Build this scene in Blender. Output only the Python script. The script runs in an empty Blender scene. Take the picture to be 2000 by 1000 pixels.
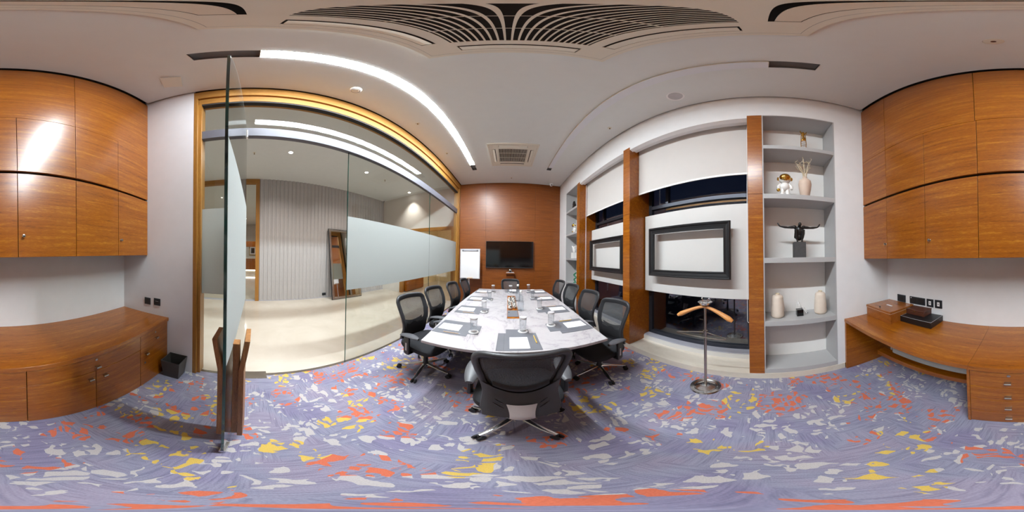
import bpy, math, random
from mathutils import Vector, Matrix
random.seed(7)
S = bpy.context.scene
COL = S.collection
PI = math.pi

# ------------------------------------------------------------------ camera
H = 1.5                                     # lens height above the carpet
YAW, PITCH, ROLL = 0.0236, 0.0108, -0.0132  # measured from the room's corners
def cam_axes(yaw, pitch, roll):
    Rz = Matrix(((math.cos(yaw), math.sin(yaw), 0), (-math.sin(yaw), math.cos(yaw), 0), (0, 0, 1)))
    Rx = Matrix(((1, 0, 0), (0, math.cos(pitch), -math.sin(pitch)), (0, math.sin(pitch), math.cos(pitch))))
    Ry = Matrix(((math.cos(roll), 0, math.sin(roll)), (0, 1, 0), (-math.sin(roll), 0, math.cos(roll))))
    return Rz @ Rx @ Ry
_R = cam_axes(YAW, PITCH, ROLL)
cd = bpy.data.cameras.new('camera')
cam = bpy.data.objects.new('camera', cd)
COL.objects.link(cam)
cd.type = 'PANO'
try:
    cd.panorama_type = 'EQUIRECTANGULAR'
except Exception:
    pass
try:
    cd.cycles.panorama_type = 'EQUIRECTANGULAR'
except Exception:
    pass
cd.clip_start = 0.01
r, f, u = _R.col[0], _R.col[1], _R.col[2]
m = Matrix(((r.x, u.x, -f.x, 0), (r.y, u.y, -f.y, 0), (r.z, u.z, -f.z, H), (0, 0, 0, 1)))
cam.matrix_world = m
S.camera = cam

# ------------------------------------------------------------------ world, exposure, lights
w = bpy.data.worlds.new('night')
S.world = w
w.use_nodes = True
w.node_tree.nodes['Background'].inputs[0].default_value = (0.010, 0.014, 0.030, 1)
w.node_tree.nodes['Background'].inputs[1].default_value = 0.6
S.view_settings.view_transform = 'Standard'
S.view_settings.look = 'None'
S.view_settings.gamma = 1.0
S.view_settings.use_curve_mapping = False
S.view_settings.exposure = 0.2
LED_STRENGTH = 205.0          # the lit ceiling strip over the table
DOWNLIGHT_W = 172.0          # each corridor downlight
try:
    S.cycles.use_denoising = True
    S.cycles.max_bounces = 10
    S.cycles.diffuse_bounces = 6
    S.cycles.glossy_bounces = 5
    S.cycles.transmission_bounces = 8
    S.cycles.transparent_max_bounces = 16
    S.cycles.caustics_reflective = False
    S.cycles.caustics_refractive = False
    S.cycles.sample_clamp_indirect = 6.0
except Exception:
    pass

# ------------------------------------------------------------------ room measures (metres)
XL, XR, YF, YB, ZC, XG = -1.558, 1.655, 5.078, -1.164, 4.0, -1.641
YW = -1.56                                   # white wall behind the cabinets
XRIB = -5.05                                 # ribbed corridor wall
YEND = 5.25                                  # end wall of the corridor

# ------------------------------------------------------------------ materials
def lin(c):
    c = c / 255.0
    return c / 12.92 if c <= 0.04045 else ((c + 0.055) / 1.055) ** 2.4
def rgb(r_, g_, b_):
    return (lin(r_), lin(g_), lin(b_), 1)
class NT:
    def __init__(s, name):
        s.m = bpy.data.materials.new(name)
        s.m.use_nodes = True
        s.t = s.m.node_tree
        s.n = s.t.nodes
        s.b = s.n['Principled BSDF']
        s.out = s.n['Material Output']
    def add(s, typ, **kw):
        nd = s.n.new(typ)
        for k, v in kw.items():
            if k.startswith('i_'):
                nd.inputs[k[2:].replace('_', ' ')].default_value = v
            else:
                setattr(nd, k, v)
        return nd
    def link(s, a, b):
        s.t.links.new(a, b)
    def coords(s, scale=(1, 1, 1), loc=(0, 0, 0), rot=(0, 0, 0)):
        tc = s.add('ShaderNodeTexCoord')
        mp = s.add('ShaderNodeMapping')
        mp.inputs['Scale'].default_value = scale
        mp.inputs['Location'].default_value = loc
        mp.inputs['Rotation'].default_value = rot
        s.link(tc.outputs['Object'], mp.inputs['Vector'])
        return mp.outputs['Vector']
    def noise(s, vec, scale, detail=3, rough=0.5, dist=0.0):
        nd = s.add('ShaderNodeTexNoise')
        nd.inputs['Scale'].default_value = scale
        nd.inputs['Detail'].default_value = detail
        nd.inputs['Roughness'].default_value = rough
        nd.inputs['Distortion'].default_value = dist
        if vec:
            s.link(vec, nd.inputs['Vector'])
        return nd
    def ramp(s, fac, stops, interp='LINEAR'):
        nd = s.add('ShaderNodeValToRGB')
        cr = nd.color_ramp
        cr.interpolation = interp
        while len(cr.elements) < len(stops):
            cr.elements.new(0.5)
        for e, (p, c) in zip(cr.elements, stops):
            e.position = p
            e.color = c
        s.link(fac, nd.inputs['Fac'])
        return nd.outputs['Color']
    def mix(s, fac, a, b):
        nd = s.add('ShaderNodeMix', data_type='RGBA')
        for sock, v in ((nd.inputs[0], fac), (nd.inputs[6], a), (nd.inputs[7], b)):
            if isinstance(v, (float, int, tuple)):
                sock.default_value = v
            else:
                s.link(v, sock)
        return nd.outputs[2]
    def math(s, op, a, b=0.0):
        nd = s.add('ShaderNodeMath', operation=op)
        for sock, v in ((nd.inputs[0], a), (nd.inputs[1], b)):
            if isinstance(v, (float, int)):
                sock.default_value = v
            else:
                s.link(v, sock)
        return nd.outputs[0]
    def bump(s, height, strength=0.2, dist=0.01):
        nd = s.add('ShaderNodeBump')
        nd.inputs['Strength'].default_value = strength
        nd.inputs['Distance'].default_value = dist
        s.link(height, nd.inputs['Height'])
        s.link(nd.outputs['Normal'], s.b.inputs['Normal'])
    def color(s, v):
        if isinstance(v, tuple):
            s.b.inputs['Base Color'].default_value = v
        else:
            s.link(v, s.b.inputs['Base Color'])
    def props(s, rough=0.5, metal=0.0, spec=0.5, coat=0.0, coat_rough=0.1):
        s.b.inputs['Roughness'].default_value = rough
        s.b.inputs['Metallic'].default_value = metal
        s.b.inputs['Specular IOR Level'].default_value = spec
        s.b.inputs['Coat Weight'].default_value = coat
        s.b.inputs['Coat Roughness'].default_value = coat_rough
        return s

M = {}
def plain(name, col, rough=0.5, metal=0.0, spec=0.5, var=0.06, scale=8.0, bump=0.0, coat=0.0):
    n = NT(name)
    v = n.coords()
    ns = n.noise(v, scale, 3)
    d = tuple(max(0, c * (1 - var)) for c in col[:3]) + (1,)
    l = tuple(min(1, c * (1 + var)) for c in col[:3]) + (1,)
    n.color(n.ramp(ns.outputs['Fac'], [(0.3, d), (0.7, l)]))
    n.props(rough, metal, spec, coat)
    if bump:
        n2 = n.noise(v, 120, 2)
        n.bump(n2.outputs['Fac'], bump, 0.002)
    M[name] = n.m
    return n.m
def wood(name, dark, mid, light, scale, rough=0.28, coat=0.32, wave=3.0, coat_rough=0.20):
    n = NT(name)
    v = n.coords(scale)
    big = n.noise(v, wave, 4, 0.55, 0.6)
    fine = n.noise(n.coords(tuple(c * 5 for c in scale)), 6.0, 3, 0.6, 0.2)
    hair = n.noise(n.coords(tuple(c * 14 for c in scale)), 5.0, 2, 0.6)
    f1 = n.math('MULTIPLY', big.outputs['Fac'], 0.40)
    f2 = n.math('MULTIPLY', fine.outputs['Fac'], 0.36)
    f3 = n.math('MULTIPLY', hair.outputs['Fac'], 0.24)
    ff = n.math('ADD', n.math('ADD', f1, f2), f3)
    n.color(n.ramp(ff, [(0.38, dark), (0.47, mid), (0.53, mid), (0.61, light)]))
    n.props(rough, 0, 0.5, coat, coat_rough)
    n.bump(fine.outputs['Fac'], 0.03, 0.001)
    M[name] = n.m
    return n.m
TD, TM, TL = rgb(110, 56, 6), rgb(150, 82, 10), rgb(184, 118, 30)
wood('teak_x', TD, TM, TL, (0.7, 9, 12))           # grain along x
wood('teak_y', TD, TM, TL, (9, 0.7, 12))           # grain along y
wood('teak_front', rgb(100, 48, 10), rgb(134, 70, 16), rgb(160, 92, 30), (0.7, 9, 12), 0.42, 0.22, 3.0, 0.30)
wood('oak_x', rgb(138, 92, 34), rgb(160, 110, 46), rgb(180, 132, 64), (1, 10, 10), 0.35, 0.1)
wood('oak_y', rgb(138, 92, 34), rgb(160, 110, 46), rgb(180, 132, 64), (10, 0.8, 10), 0.55, 0.0)
wood('oak_z', rgb(138, 92, 34), rgb(160, 110, 46), rgb(180, 132, 64), (10, 10, 0.8), 0.35, 0.1)
wood('walnut_z', rgb(110, 68, 32), rgb(152, 102, 54), rgb(182, 130, 76), (22, 22, 1.2), 0.45, 0.0)
wood('rosewood_box', rgb(110, 55, 18), rgb(150, 86, 30), rgb(172, 104, 44), (2, 9, 5), 0.25, 0.3)
wood('beech', rgb(176, 112, 58), rgb(204, 140, 78), rgb(218, 160, 98), (6, 2, 6), 0.35, 0.2)

plain('wall_white', rgb(233, 233, 234), 0.7, var=0.015, bump=0.03)
plain('wall_grey', rgb(222, 221, 224), 0.65, var=0.015, bump=0.03)
plain('ceiling_white', rgb(225, 228, 227), 0.8, var=0.01)
plain('gap_dark', rgb(46, 42, 40), 0.8)
plain('niche_grey', rgb(178, 177, 177), 0.45, var=0.01)
plain('niche_back', rgb(236, 233, 230), 0.6, var=0.01)
plain('board_white', rgb(216, 214, 211), 0.45, var=0.01)
plain('corr_wall', rgb(218, 214, 209), 0.6, var=0.015)
plain('rib_grey', rgb(182, 178, 178), 0.38, var=0.03, spec=0.5)
plain('cream_wall', rgb(236, 222, 188), 0.6)
plain('alu', rgb(176, 176, 186), 0.5, 0.15, var=0.03)
plain('rail_alu', rgb(100, 99, 107), 0.5, 0.1, var=0.03)
plain('slot_grey', rgb(130, 126, 124), 0.7)
plain('alu_dark', rgb(60, 62, 70), 0.35, 0.6)
plain('black_plastic', rgb(30, 30, 32), 0.42)
plain('black_gloss', rgb(14, 14, 16), 0.12)
plain('dark_leather', rgb(26, 24, 24), 0.38, bump=0.25)
plain('brown_leather', rgb(84, 46, 32), 0.38, bump=0.2)
plain('grey_plastic', rgb(58, 58, 61), 0.42)
plain('arm_grey', rgb(88, 88, 92), 0.42)
plain('light_plastic', rgb(190, 186, 188), 0.4)
plain('fabric_black', rgb(28, 28, 32), 0.9, bump=0.5)
plain('rubber', rgb(26, 26, 28), 0.6)
plain('mat_grey', rgb(104, 105, 111), 0.55, bump=0.1)
plain('paper', rgb(232, 229, 232), 0.8, var=0.01)
plain('pencil_yellow', rgb(222, 176, 52), 0.45)
plain('pencil_wood', rgb(206, 172, 140), 0.6)
plain('ceramic_cream', rgb(226, 210, 194), 0.6, var=0.04, scale=18)
plain('ceramic_pink', rgb(216, 192, 174), 0.6, var=0.05, scale=18)
plain('ceramic_white', rgb(240, 238, 234), 0.25)
plain('bronze_black', rgb(34, 32, 32), 0.32, 0.2)
plain('plinth_dark', rgb(70, 69, 70), 0.7, var=0.1, scale=40)
plain('green_glaze', rgb(70, 140, 110), 0.25)
plain('twig', rgb(214, 198, 168), 0.8)
plain('stone_bin', rgb(66, 63, 60), 0.45, bump=0.1)
plain('grey_felt', rgb(150, 148, 144), 0.85)
plain('blind_white', rgb(208, 203, 199), 0.85, var=0.01)
plain('frame_black', rgb(40, 40, 42), 0.28, 0.2)
plain('brass_dark', rgb(120, 96, 60), 0.35, 0.8)
plain('ac_white', rgb(226, 220, 206), 0.5, var=0.01)
plain('acrylic', rgb(226, 228, 234), 0.3, var=0.01)
plain('socket_black', rgb(34, 40, 46), 0.35)
plain('white_gloss', rgb(242, 240, 240), 0.3, var=0.01)
def metal(name, col, rough):
    n = NT(name)
    ns = n.noise(n.coords((1, 1, 8)), 30, 2)
    n.color(n.ramp(ns.outputs['Fac'], [(0.3, tuple(c * 0.92 for c in col[:3]) + (1,)), (0.7, col)]))
    n.props(rough, 1.0)
    M[name] = n.m
metal('chrome', rgb(222, 220, 220), 0.2)
metal('nickel', rgb(186, 180, 172), 0.26)
metal('gold', rgb(226, 178, 84), 0.16)
metal('mirror_silver', rgb(225, 222, 220), 0.02)
metal('champagne', rgb(206, 188, 150), 0.18)

def glass(name, tint, f0=0.06, facing=0.6, rough=0.0, power=4.0):
    n = NT(name)
    n.n.remove(n.b)
    tr = n.add('ShaderNodeBsdfTransparent')
    tr.inputs[0].default_value = tint
    gl = n.add('ShaderNodeBsdfGlossy')
    gl.inputs['Roughness'].default_value = rough
    lw = n.add('ShaderNodeLayerWeight')
    lw.inputs['Blend'].default_value = 0.5
    mx = n.add('ShaderNodeMixShader')
    p5 = n.math('POWER', lw.outputs['Facing'], power)
    fac2 = n.math('ADD', n.math('MULTIPLY', p5, facing), f0)
    n.link(fac2, mx.inputs[0])
    n.link(tr.outputs[0], mx.inputs[1])
    n.link(gl.outputs[0], mx.inputs[2])
    n.link(mx.outputs[0], n.out.inputs['Surface'])
    M[name] = n.m
glass('glass_clear', (0.97, 0.985, 0.975, 1), 0.035, 0.8)
glass('glass_door', (0.94, 0.97, 0.955, 1), 0.04, 0.95, 0.0, 3.0)
glass('glass_night', (0.80, 0.84, 0.90, 1), 0.12, 1.0)
glass('glass_tumbler', (0.95, 0.96, 0.965, 1), 0.06, 1.0)
glass('glass_bottle', (0.955, 0.97, 0.98, 1), 0.06, 0.9)
n = NT('glass_edge')
ns = n.noise(n.coords((1, 1, 0.8)), 3, 2)
n.color(n.ramp(ns.outputs['Fac'], [(0.35, rgb(8, 34, 36)), (0.65, rgb(24, 88, 76))]))
n.props(0.1, 0, 0.6)
M['glass_edge'] = n.m

def film(name, col, through):
    n = NT(name)
    n.n.remove(n.b)
    ns = n.noise(n.coords(), 200, 2)
    c = n.ramp(ns.outputs['Fac'], [(0.3, tuple(x * 0.97 for x in col[:3]) + (1,)), (0.7, col)])
    df = n.add('ShaderNodeBsdfDiffuse')
    tl = n.add('ShaderNodeBsdfTranslucent')
    n.link(c, df.inputs[0])
    n.link(c, tl.inputs[0])
    mx = n.add('ShaderNodeMixShader')
    mx.inputs[0].default_value = through
    n.link(df.outputs[0], mx.inputs[1])
    n.link(tl.outputs[0], mx.inputs[2])
    n.link(mx.outputs[0], n.out.inputs['Surface'])
    M[name] = n.m
film('frost', rgb(212, 217, 215), 0.45)

n = NT('chair_mesh')
n.n.remove(n.b)
wv = n.noise(n.coords((1, 1, 1)), 400, 1)
tr = n.add('ShaderNodeBsdfTransparent')
df = n.add('ShaderNodeBsdfPrincipled')
df.inputs['Base Color'].default_value = rgb(66, 67, 69)
df.inputs['Roughness'].default_value = 0.6
mx = n.add('ShaderNodeMixShader')
fc = n.ramp(wv.outputs['Fac'], [(0.40, (0.64,) * 3 + (1,)), (0.60, (0.80,) * 3 + (1,))])
n.link(fc, mx.inputs[0])
n.link(tr.outputs[0], mx.inputs[1])
n.link(df.outputs[0], mx.inputs[2])
n.link(mx.outputs[0], n.out.inputs['Surface'])
M['chair_mesh'] = n.m

def emit(name, col, strength):
    n = NT(name)
    n.n.remove(n.b)
    e = n.add('ShaderNodeEmission')
    e.inputs[0].default_value = col
    e.inputs[1].default_value = strength
    n.link(e.outputs[0], n.out.inputs['Surface'])
    M[name] = n.m
emit('led_on', (0.86, 0.945, 1.0, 1), LED_STRENGTH)
emit('downlight_on', (1.0, 0.95, 0.86, 1), 30)
emit('counter_glow', (1.0, 0.93, 0.82, 1), 5)

# marble table top
n = NT('marble')
v = n.coords((1.0, 0.6, 1.0), rot=(0, 0, 0.5))
a = n.noise(v, 2.2, 8, 0.62, 1.4)
b = n.noise(v, 5.5, 7, 0.65, 2.0)
va = n.math('ABSOLUTE', n.math('SUBTRACT', a.outputs['Fac'], 0.5))
vb = n.math('ABSOLUTE', n.math('SUBTRACT', b.outputs['Fac'], 0.5))
ca = n.ramp(va, [(0.0, rgb(160, 157, 160)), (0.012, rgb(180, 176, 178)), (0.07, rgb(187, 183, 184))])
cb = n.ramp(vb, [(0.0, rgb(222, 221, 225)), (0.012, rgb(242, 240, 242))])
mm = n.add('ShaderNodeMix', data_type='RGBA', blend_type='MULTIPLY')
mm.inputs[0].default_value = 0.55
n.link(ca, mm.inputs[6])
n.link(cb, mm.inputs[7])
n.color(mm.outputs[2])
n.props(0.22, 0, 0.5)
M['marble'] = n.m

# stone ledge and corridor floor
n = NT('stone_cream')
a = n.noise(n.coords((1.5, 0.6, 1)), 3, 6, 0.6, 1.0)
n.color(n.ramp(a.outputs['Fac'], [(0.3, rgb(206, 196, 180)), (0.7, rgb(224, 216, 203))]))
n.props(0.3)
M['stone_cream'] = n.m
n = NT('floor_marble')
a = n.noise(n.coords(), 1.3, 6, 0.6, 0.8)
n.color(n.ramp(a.outputs['Fac'], [(0.3, rgb(196, 186, 172)), (0.7, rgb(208, 199, 187))]))
n.props(0.10, 0, 0.5)
M['floor_marble'] = n.m

# carpet: lavender-blue ground with drawn lines and cut shapes in cream, orange and yellow
n = NT('carpet')
tc = n.add('ShaderNodeTexCoord')
OBJ = tc.outputs['Object']
def warp(vec, scale, amt):
    nz = n.noise(vec, scale, 2)
    sb = n.add('ShaderNodeVectorMath', operation='SUBTRACT')
    n.link(nz.outputs['Color'], sb.inputs[0])
    sb.inputs[1].default_value = (0.5, 0.5, 0.5)
    sc = n.add('ShaderNodeVectorMath', operation='SCALE')
    sc.inputs['Scale'].default_value = amt
    n.link(sb.outputs[0], sc.inputs[0])
    ad = n.add('ShaderNodeVectorMath', operation='ADD')
    n.link(vec, ad.inputs[0])
    n.link(sc.outputs[0], ad.inputs[1])
    return ad.outputs[0]
def mapped(vec, scale, rot=0.0, loc=(0, 0, 0)):
    mp = n.add('ShaderNodeMapping')
    mp.inputs['Scale'].default_value = scale
    mp.inputs['Rotation'].default_value = (0, 0, rot)
    mp.inputs['Location'].default_value = loc
    n.link(vec, mp.inputs['Vector'])
    return mp.outputs['Vector']
def voro(vec, scale, feature='F1', rnd=1.0):
    vd = n.add('ShaderNodeTexVoronoi', feature=feature)
    vd.inputs['Scale'].default_value = scale
    vd.inputs['Randomness'].default_value = rnd
    n.link(vec, vd.inputs['Vector'])
    return vd
wv = warp(warp(OBJ, 8.0, 0.13), 26.0, 0.016)
zone = voro(warp(OBJ, 4.0, 0.16), 4.4)                      # colour zones about a third of a metre wide
zsep = n.add('ShaderNodeSeparateColor')
n.link(zone.outputs['Color'], zsep.inputs[0])
zr = zsep.outputs[0]
def cells(vec, scale, dens, gap):                           # randomly kept, separated cut pieces
    c = voro(vec, scale)
    s_ = n.add('ShaderNodeSeparateColor')
    n.link(c.outputs['Color'], s_.inputs[0])
    keep = n.math('LESS_THAN', s_.outputs[1], dens)
    e = voro(vec, scale, 'DISTANCE_TO_EDGE')
    inner = n.math('GREATER_THAN', e.outputs['Distance'], gap)
    return n.math('MULTIPLY', keep, inner)
ka = cells(mapped(wv, (1.0, 0.46, 1), 0.5), 19.0, 0.52, 0.13)
kb = cells(mapped(wv, (0.44, 1.0, 1), -0.3, (3.3, 1.7, 0)), 18.0, 0.50, 0.13)
swp = n.math('GREATER_THAN', n.noise(OBJ, 6.0, 1).outputs['Fac'], 0.5)
def pick(a_, b_):
    return n.math('ADD', n.math('MULTIPLY', a_, swp), n.math('MULTIPLY', b_, n.math('SUBTRACT', 1.0, swp)))
k1 = pick(ka, kb)
k2 = k1
is_w = n.math('LESS_THAN', zr, 0.46)
is_o = n.math('MULTIPLY', n.math('GREATER_THAN', zr, 0.46), n.math('LESS_THAN', zr, 0.74))
is_y = n.math('MULTIPLY', n.math('GREATER_THAN', zr, 0.74), n.math('LESS_THAN', zr, 0.90))
mw = n.math('MULTIPLY', is_w, k1)
mo = n.math('MULTIPLY', is_o, k2)
my = n.math('MULTIPLY', is_y, k1)
# ground: two blue greys in patches, with thin drawn lines whose direction changes from patch to patch
pt = n.noise(OBJ, 2.6, 2)
ground = n.ramp(pt.outputs['Fac'], [(0.38, rgb(134, 129, 156)), (0.5, rgb(142, 142, 162)), (0.62, rgb(148, 141, 161))])
lw1 = n.noise(mapped(OBJ, (1, 14, 1), 0.2), 9, 2)
lw2 = n.noise(mapped(OBJ, (14, 1, 1), 0.15), 9, 2)
sel = n.math('GREATER_THAN', n.noise(OBJ, 3.1, 1).outputs['Fac'], 0.5)
lm = n.mix(sel, lw1.outputs['Color'], lw2.outputs['Color'])
bw = n.add('ShaderNodeRGBToBW')
n.link(lm, bw.inputs[0])
lines = n.ramp(bw.outputs[0], [(0.36, (0.72, 0.72, 0.76, 1)), (0.5, (1, 1, 1, 1)), (0.64, (1.14, 1.14, 1.12, 1))])
gm = n.add('ShaderNodeMix', data_type='RGBA', blend_type='MULTIPLY')
gm.inputs[0].default_value = 0.8
n.link(ground, gm.inputs[6])
n.link(lines, gm.inputs[7])
c0 = gm.outputs[2]
c1 = n.mix(mw, c0, rgb(188, 182, 181))
c2 = n.mix(mo, c1, rgb(206, 112, 86))
c3 = n.mix(my, c2, rgb(212, 180, 92))
fz = n.noise(OBJ, 260, 2)
fz2 = n.ramp(fz.outputs['Fac'], [(0.3, (0.82,) * 3 + (1,)), (0.7, (1.1,) * 3 + (1,))])
fm = n.add('ShaderNodeMix', data_type='RGBA', blend_type='MULTIPLY')
fm.inputs[0].default_value = 0.8
n.link(c3, fm.inputs[6])
n.link(fz2, fm.inputs[7])
n.color(fm.outputs[2])
n.props(0.95, 0, 0.1)
n.bump(fz.outputs['Fac'], 0.4, 0.004)
M['carpet'] = n.m

# black-and-white veined ornament
n = NT('zebra_marble')
a = n.noise(n.coords(), 14, 4, 0.6, 2.5)
n.color(n.ramp(a.outputs['Fac'], [(0.42, rgb(40, 36, 34)), (0.50, rgb(226, 220, 212)), (0.62, rgb(200, 190, 178))]))
n.props(0.3)
M['zebra_marble'] = n.m
n = NT('tv_screen')
ns = n.noise(n.coords(), 1, 1)
n.color(n.ramp(ns.outputs['Fac'], [(0.3, rgb(8, 9, 11)), (0.7, rgb(12, 13, 16))]))
n.props(0.09, 0, 0.6)
M['tv_screen'] = n.m

# ------------------------------------------------------------------ mesh helpers
class MB:
    def __init__(s):
        s.v, s.f = [], []
    def quadgrid(s, rows, close_u=False, close_v=False):
        """rows: list of equal-length point lists"""
        o = len(s.v)
        nu = len(rows[0])
        for rw in rows:
            s.v.extend(rw)
        nr = len(rows)
        for i in range(nr if close_v else nr - 1):
            for j in range(nu if close_u else nu - 1):
                a = o + i * nu + j
                b_ = o + i * nu + (j + 1) % nu
                c = o + ((i + 1) % nr) * nu + (j + 1) % nu
                d = o + ((i + 1) % nr) * nu + j
                s.f.append((a, b_, c, d))
        return s
    def box(s, x0, x1, y0, y1, z0, z1, rot=None, piv=None):
        if x0 > x1: x0, x1 = x1, x0
        if y0 > y1: y0, y1 = y1, y0
        if z0 > z1: z0, z1 = z1, z0
        o = len(s.v)
        ps = [(x, y, z) for z in (z0, z1) for (x, y) in ((x0, y0), (x1, y0), (x1, y1), (x0, y1))]
        if rot is not None:
            pv = Vector(piv) if piv else Vector(((x0 + x1) / 2, (y0 + y1) / 2, (z0 + z1) / 2))
            ps = [tuple(pv + rot @ (Vector(p) - pv)) for p in ps]
        s.v.extend(ps)
        for q in ((0, 3, 2, 1), (4, 5, 6, 7), (0, 1, 5, 4), (1, 2, 6, 5), (2, 3, 7, 6), (3, 0, 4, 7)):
            s.f.append(tuple(o + k for k in q))
        return s
    def prism(s, pts, axis, a, b_):
        """2-D polygon (counter-clockwise) extruded along an axis; pts are the two other coordinates in order"""
        o = len(s.v)
        n_ = len(pts)
        def P(p, t):
            return {'x': (t, p[0], p[1]), 'y': (p[0], t, p[1]), 'z': (p[0], p[1], t)}[axis]
        s.v.extend(P(p, a) for p in pts)
        s.v.extend(P(p, b_) for p in pts)
        s.f.append(tuple(o + k for k in reversed(range(n_))))
        s.f.append(tuple(o + n_ + k for k in range(n_)))
        for k in range(n_):
            j = (k + 1) % n_
            s.f.append((o + k, o + j, o + n_ + j, o + n_ + k))
        return s
    def lathe(s, prof, c=(0, 0, 0), seg=24, axis='z', caps=True):
        o = len(s.v)
        rows = []
        for rr, z in prof:
            row = []
            for k in range(seg):
                t = 2 * PI * k / seg
                x, y = rr * math.cos(t), rr * math.sin(t)
                p = {'z': (x, y, z), 'x': (z, x, y), 'y': (x, z, y)}[axis]
                row.append((p[0] + c[0], p[1] + c[1], p[2] + c[2]))
            rows.append(row)
        s.quadgrid(rows, close_u=True)
        if caps:
            s.f.append(tuple(o + k for k in reversed(range(seg))))
            e = o + (len(prof) - 1) * seg
            s.f.append(tuple(e + k for k in range(seg)))
        return s
    def cyl(s, p, q, r0, r1=None, seg=12, caps=True):
        return s.tube([p, q], [r0, r0 if r1 is None else r1], seg, caps)
    def tube(s, pts, rad, seg=8, caps=True, closed=False, flat=None):
        """tube along a path; rad a number or a list; flat=(a,b) scales the section"""
        pts = [Vector(p) for p in pts]
        n_ = len(pts)
        if not isinstance(rad, (list, tuple)):
            rad = [rad] * n_
        o = len(s.v)
        rows = []
        nrm = None
        for i, p in enumerate(pts):
            if closed:
                t = (pts[(i + 1) % n_] - pts[i - 1])
            else:
                t = pts[min(i + 1, n_ - 1)] - pts[max(i - 1, 0)]
            t.normalize()
            if nrm is None:
                up = Vector((0, 0, 1)) if abs(t.z) < 0.9 else Vector((1, 0, 0))
                nrm = (up - t * up.dot(t)).normalized()
            else:
                nrm = (nrm - t * nrm.dot(t)).normalized()
            bn = t.cross(nrm)
            row = []
            for k in range(seg):
                a = 2 * PI * k / seg
                ca, sa = math.cos(a), math.sin(a)
                if flat:
                    ca, sa = ca * flat[0], sa * flat[1]
                row.append(tuple(p + (nrm * ca + bn * sa) * rad[i]))
            rows.append(row)
        s.quadgrid(rows, close_u=True, close_v=closed)
        if caps and not closed:
            s.f.append(tuple(o + k for k in reversed(range(seg))))
            e = o + (n_ - 1) * seg
            s.f.append(tuple(e + k for k in range(seg)))
        return s
    def ball(s, c, rx, ry=None, rz=None, seg=16, rings=10, rot=None):
        ry = rx if ry is None else ry
        rz = rx if rz is None else rz
        rows = []
        for i in range(rings + 1):
            ph = -PI / 2 + PI * i / rings
            row = []
            for k in range(seg):
                t = 2 * PI * k / seg
                p = Vector((rx * math.cos(ph) * math.cos(t), ry * math.cos(ph) * math.sin(t), rz * math.sin(ph)))
                if rot is not None:
                    p = rot @ p
                row.append((p.x + c[0], p.y + c[1], p.z + c[2]))
            rows.append(row)
        return s.quadgrid(rows, close_u=True)
ORG = {}
def build(name, mb, mat, parent=None, bevel=0.0, seg=2, smooth=False, local=False, subsurf=0, auto=True):
    me = bpy.data.meshes.new(name)
    off = (0, 0, 0)
    if parent is not None and not local:
        off = ORG.get(parent.name, (0, 0, 0))
    me.from_pydata([(x - off[0], y - off[1], z - off[2]) for x, y, z in mb.v], [], mb.f)
    me.validate()
    me.update()
    mats = mat if isinstance(mat, (list, tuple)) else [mat]
    for mt in mats:
        me.materials.append(M[mt])
    o = bpy.data.objects.new(name, me)
    COL.objects.link(o)
    if parent is not None:
        o.parent = parent
        ORG[o.name] = off
    if smooth:
        for p in me.polygons:
            p.use_smooth = True
    if subsurf:
        sm = o.modifiers.new('sub', 'SUBSURF')
        sm.levels = sm.render_levels = subsurf
    if bevel:
        bv = o.modifiers.new('edge', 'BEVEL')
        bv.width = bevel
        bv.segments = seg
        bv.limit_method = 'ANGLE'
        bv.angle_limit = 0.6
        if not smooth:
            for p in me.polygons:
                p.use_smooth = True
            bv.harden_normals = True
    elif smooth and auto:
        try:
            me.set_sharp_from_angle(angle=0.7)
        except Exception:
            pass
    return o
def tag(o, label, cat, group=None):
    o['label'] = label
    o['category'] = cat
    if group:
        o['group'] = group
    return o
def thing(name, label, cat, loc=(0, 0, 0), rz=0.0, group=None):
    o = bpy.data.objects.new(name, None)
    o.empty_display_size = 0.05
    COL.objects.link(o)
    o.location = loc
    o.rotation_euler = (0, 0, rz)
    ORG[o.name] = tuple(loc)
    return tag(o, label, cat, group)
def struct(name, mb, mat, label=None, **kw):
    o = build(name, mb, mat, **kw)
    o['kind'] = 'structure'
    if label:
        o['label'] = label
    return o
def sroot(name, label, loc=(0, 0, 0)):
    o = bpy.data.objects.new(name, None)
    COL.objects.link(o)
    o.empty_display_size = 0.05
    o.location = loc
    ORG[o.name] = tuple(loc)
    o['kind'] = 'structure'
    o['label'] = label
    return o
def dup(root, loc, rz, label, group=None):
    r_ = root.copy()
    COL.objects.link(r_)
    r_.location = loc
    r_.rotation_euler = (0, 0, rz)
    r_['label'] = label
    if group:
        r_['group'] = group
    for ch in list(root.children):
        c = ch.copy()
        COL.objects.link(c)
        c.parent = r_
        for g in ch.children:
            d = g.copy()
            COL.objects.link(d)
            d.parent = c
    return r_
def box1(x0, x1, y0, y1, z0, z1):
    return MB().box(x0, x1, y0, y1, z0, z1)
# ================================================================== THE SETTING
# ---- floors
struct('floor', box1(XG - 0.02, XR + 0.01, YW - 0.02, YF + 0.02, -0.05, 0.0), 'carpet', 'patterned lavender carpet with cream orange and yellow cut shapes')
struct('floor_corridor', box1(-14.0, XG - 0.02, -4.0, 9.5, -0.05, 0.0), 'floor_marble', 'polished cream marble floor beyond the glass wall')
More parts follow.
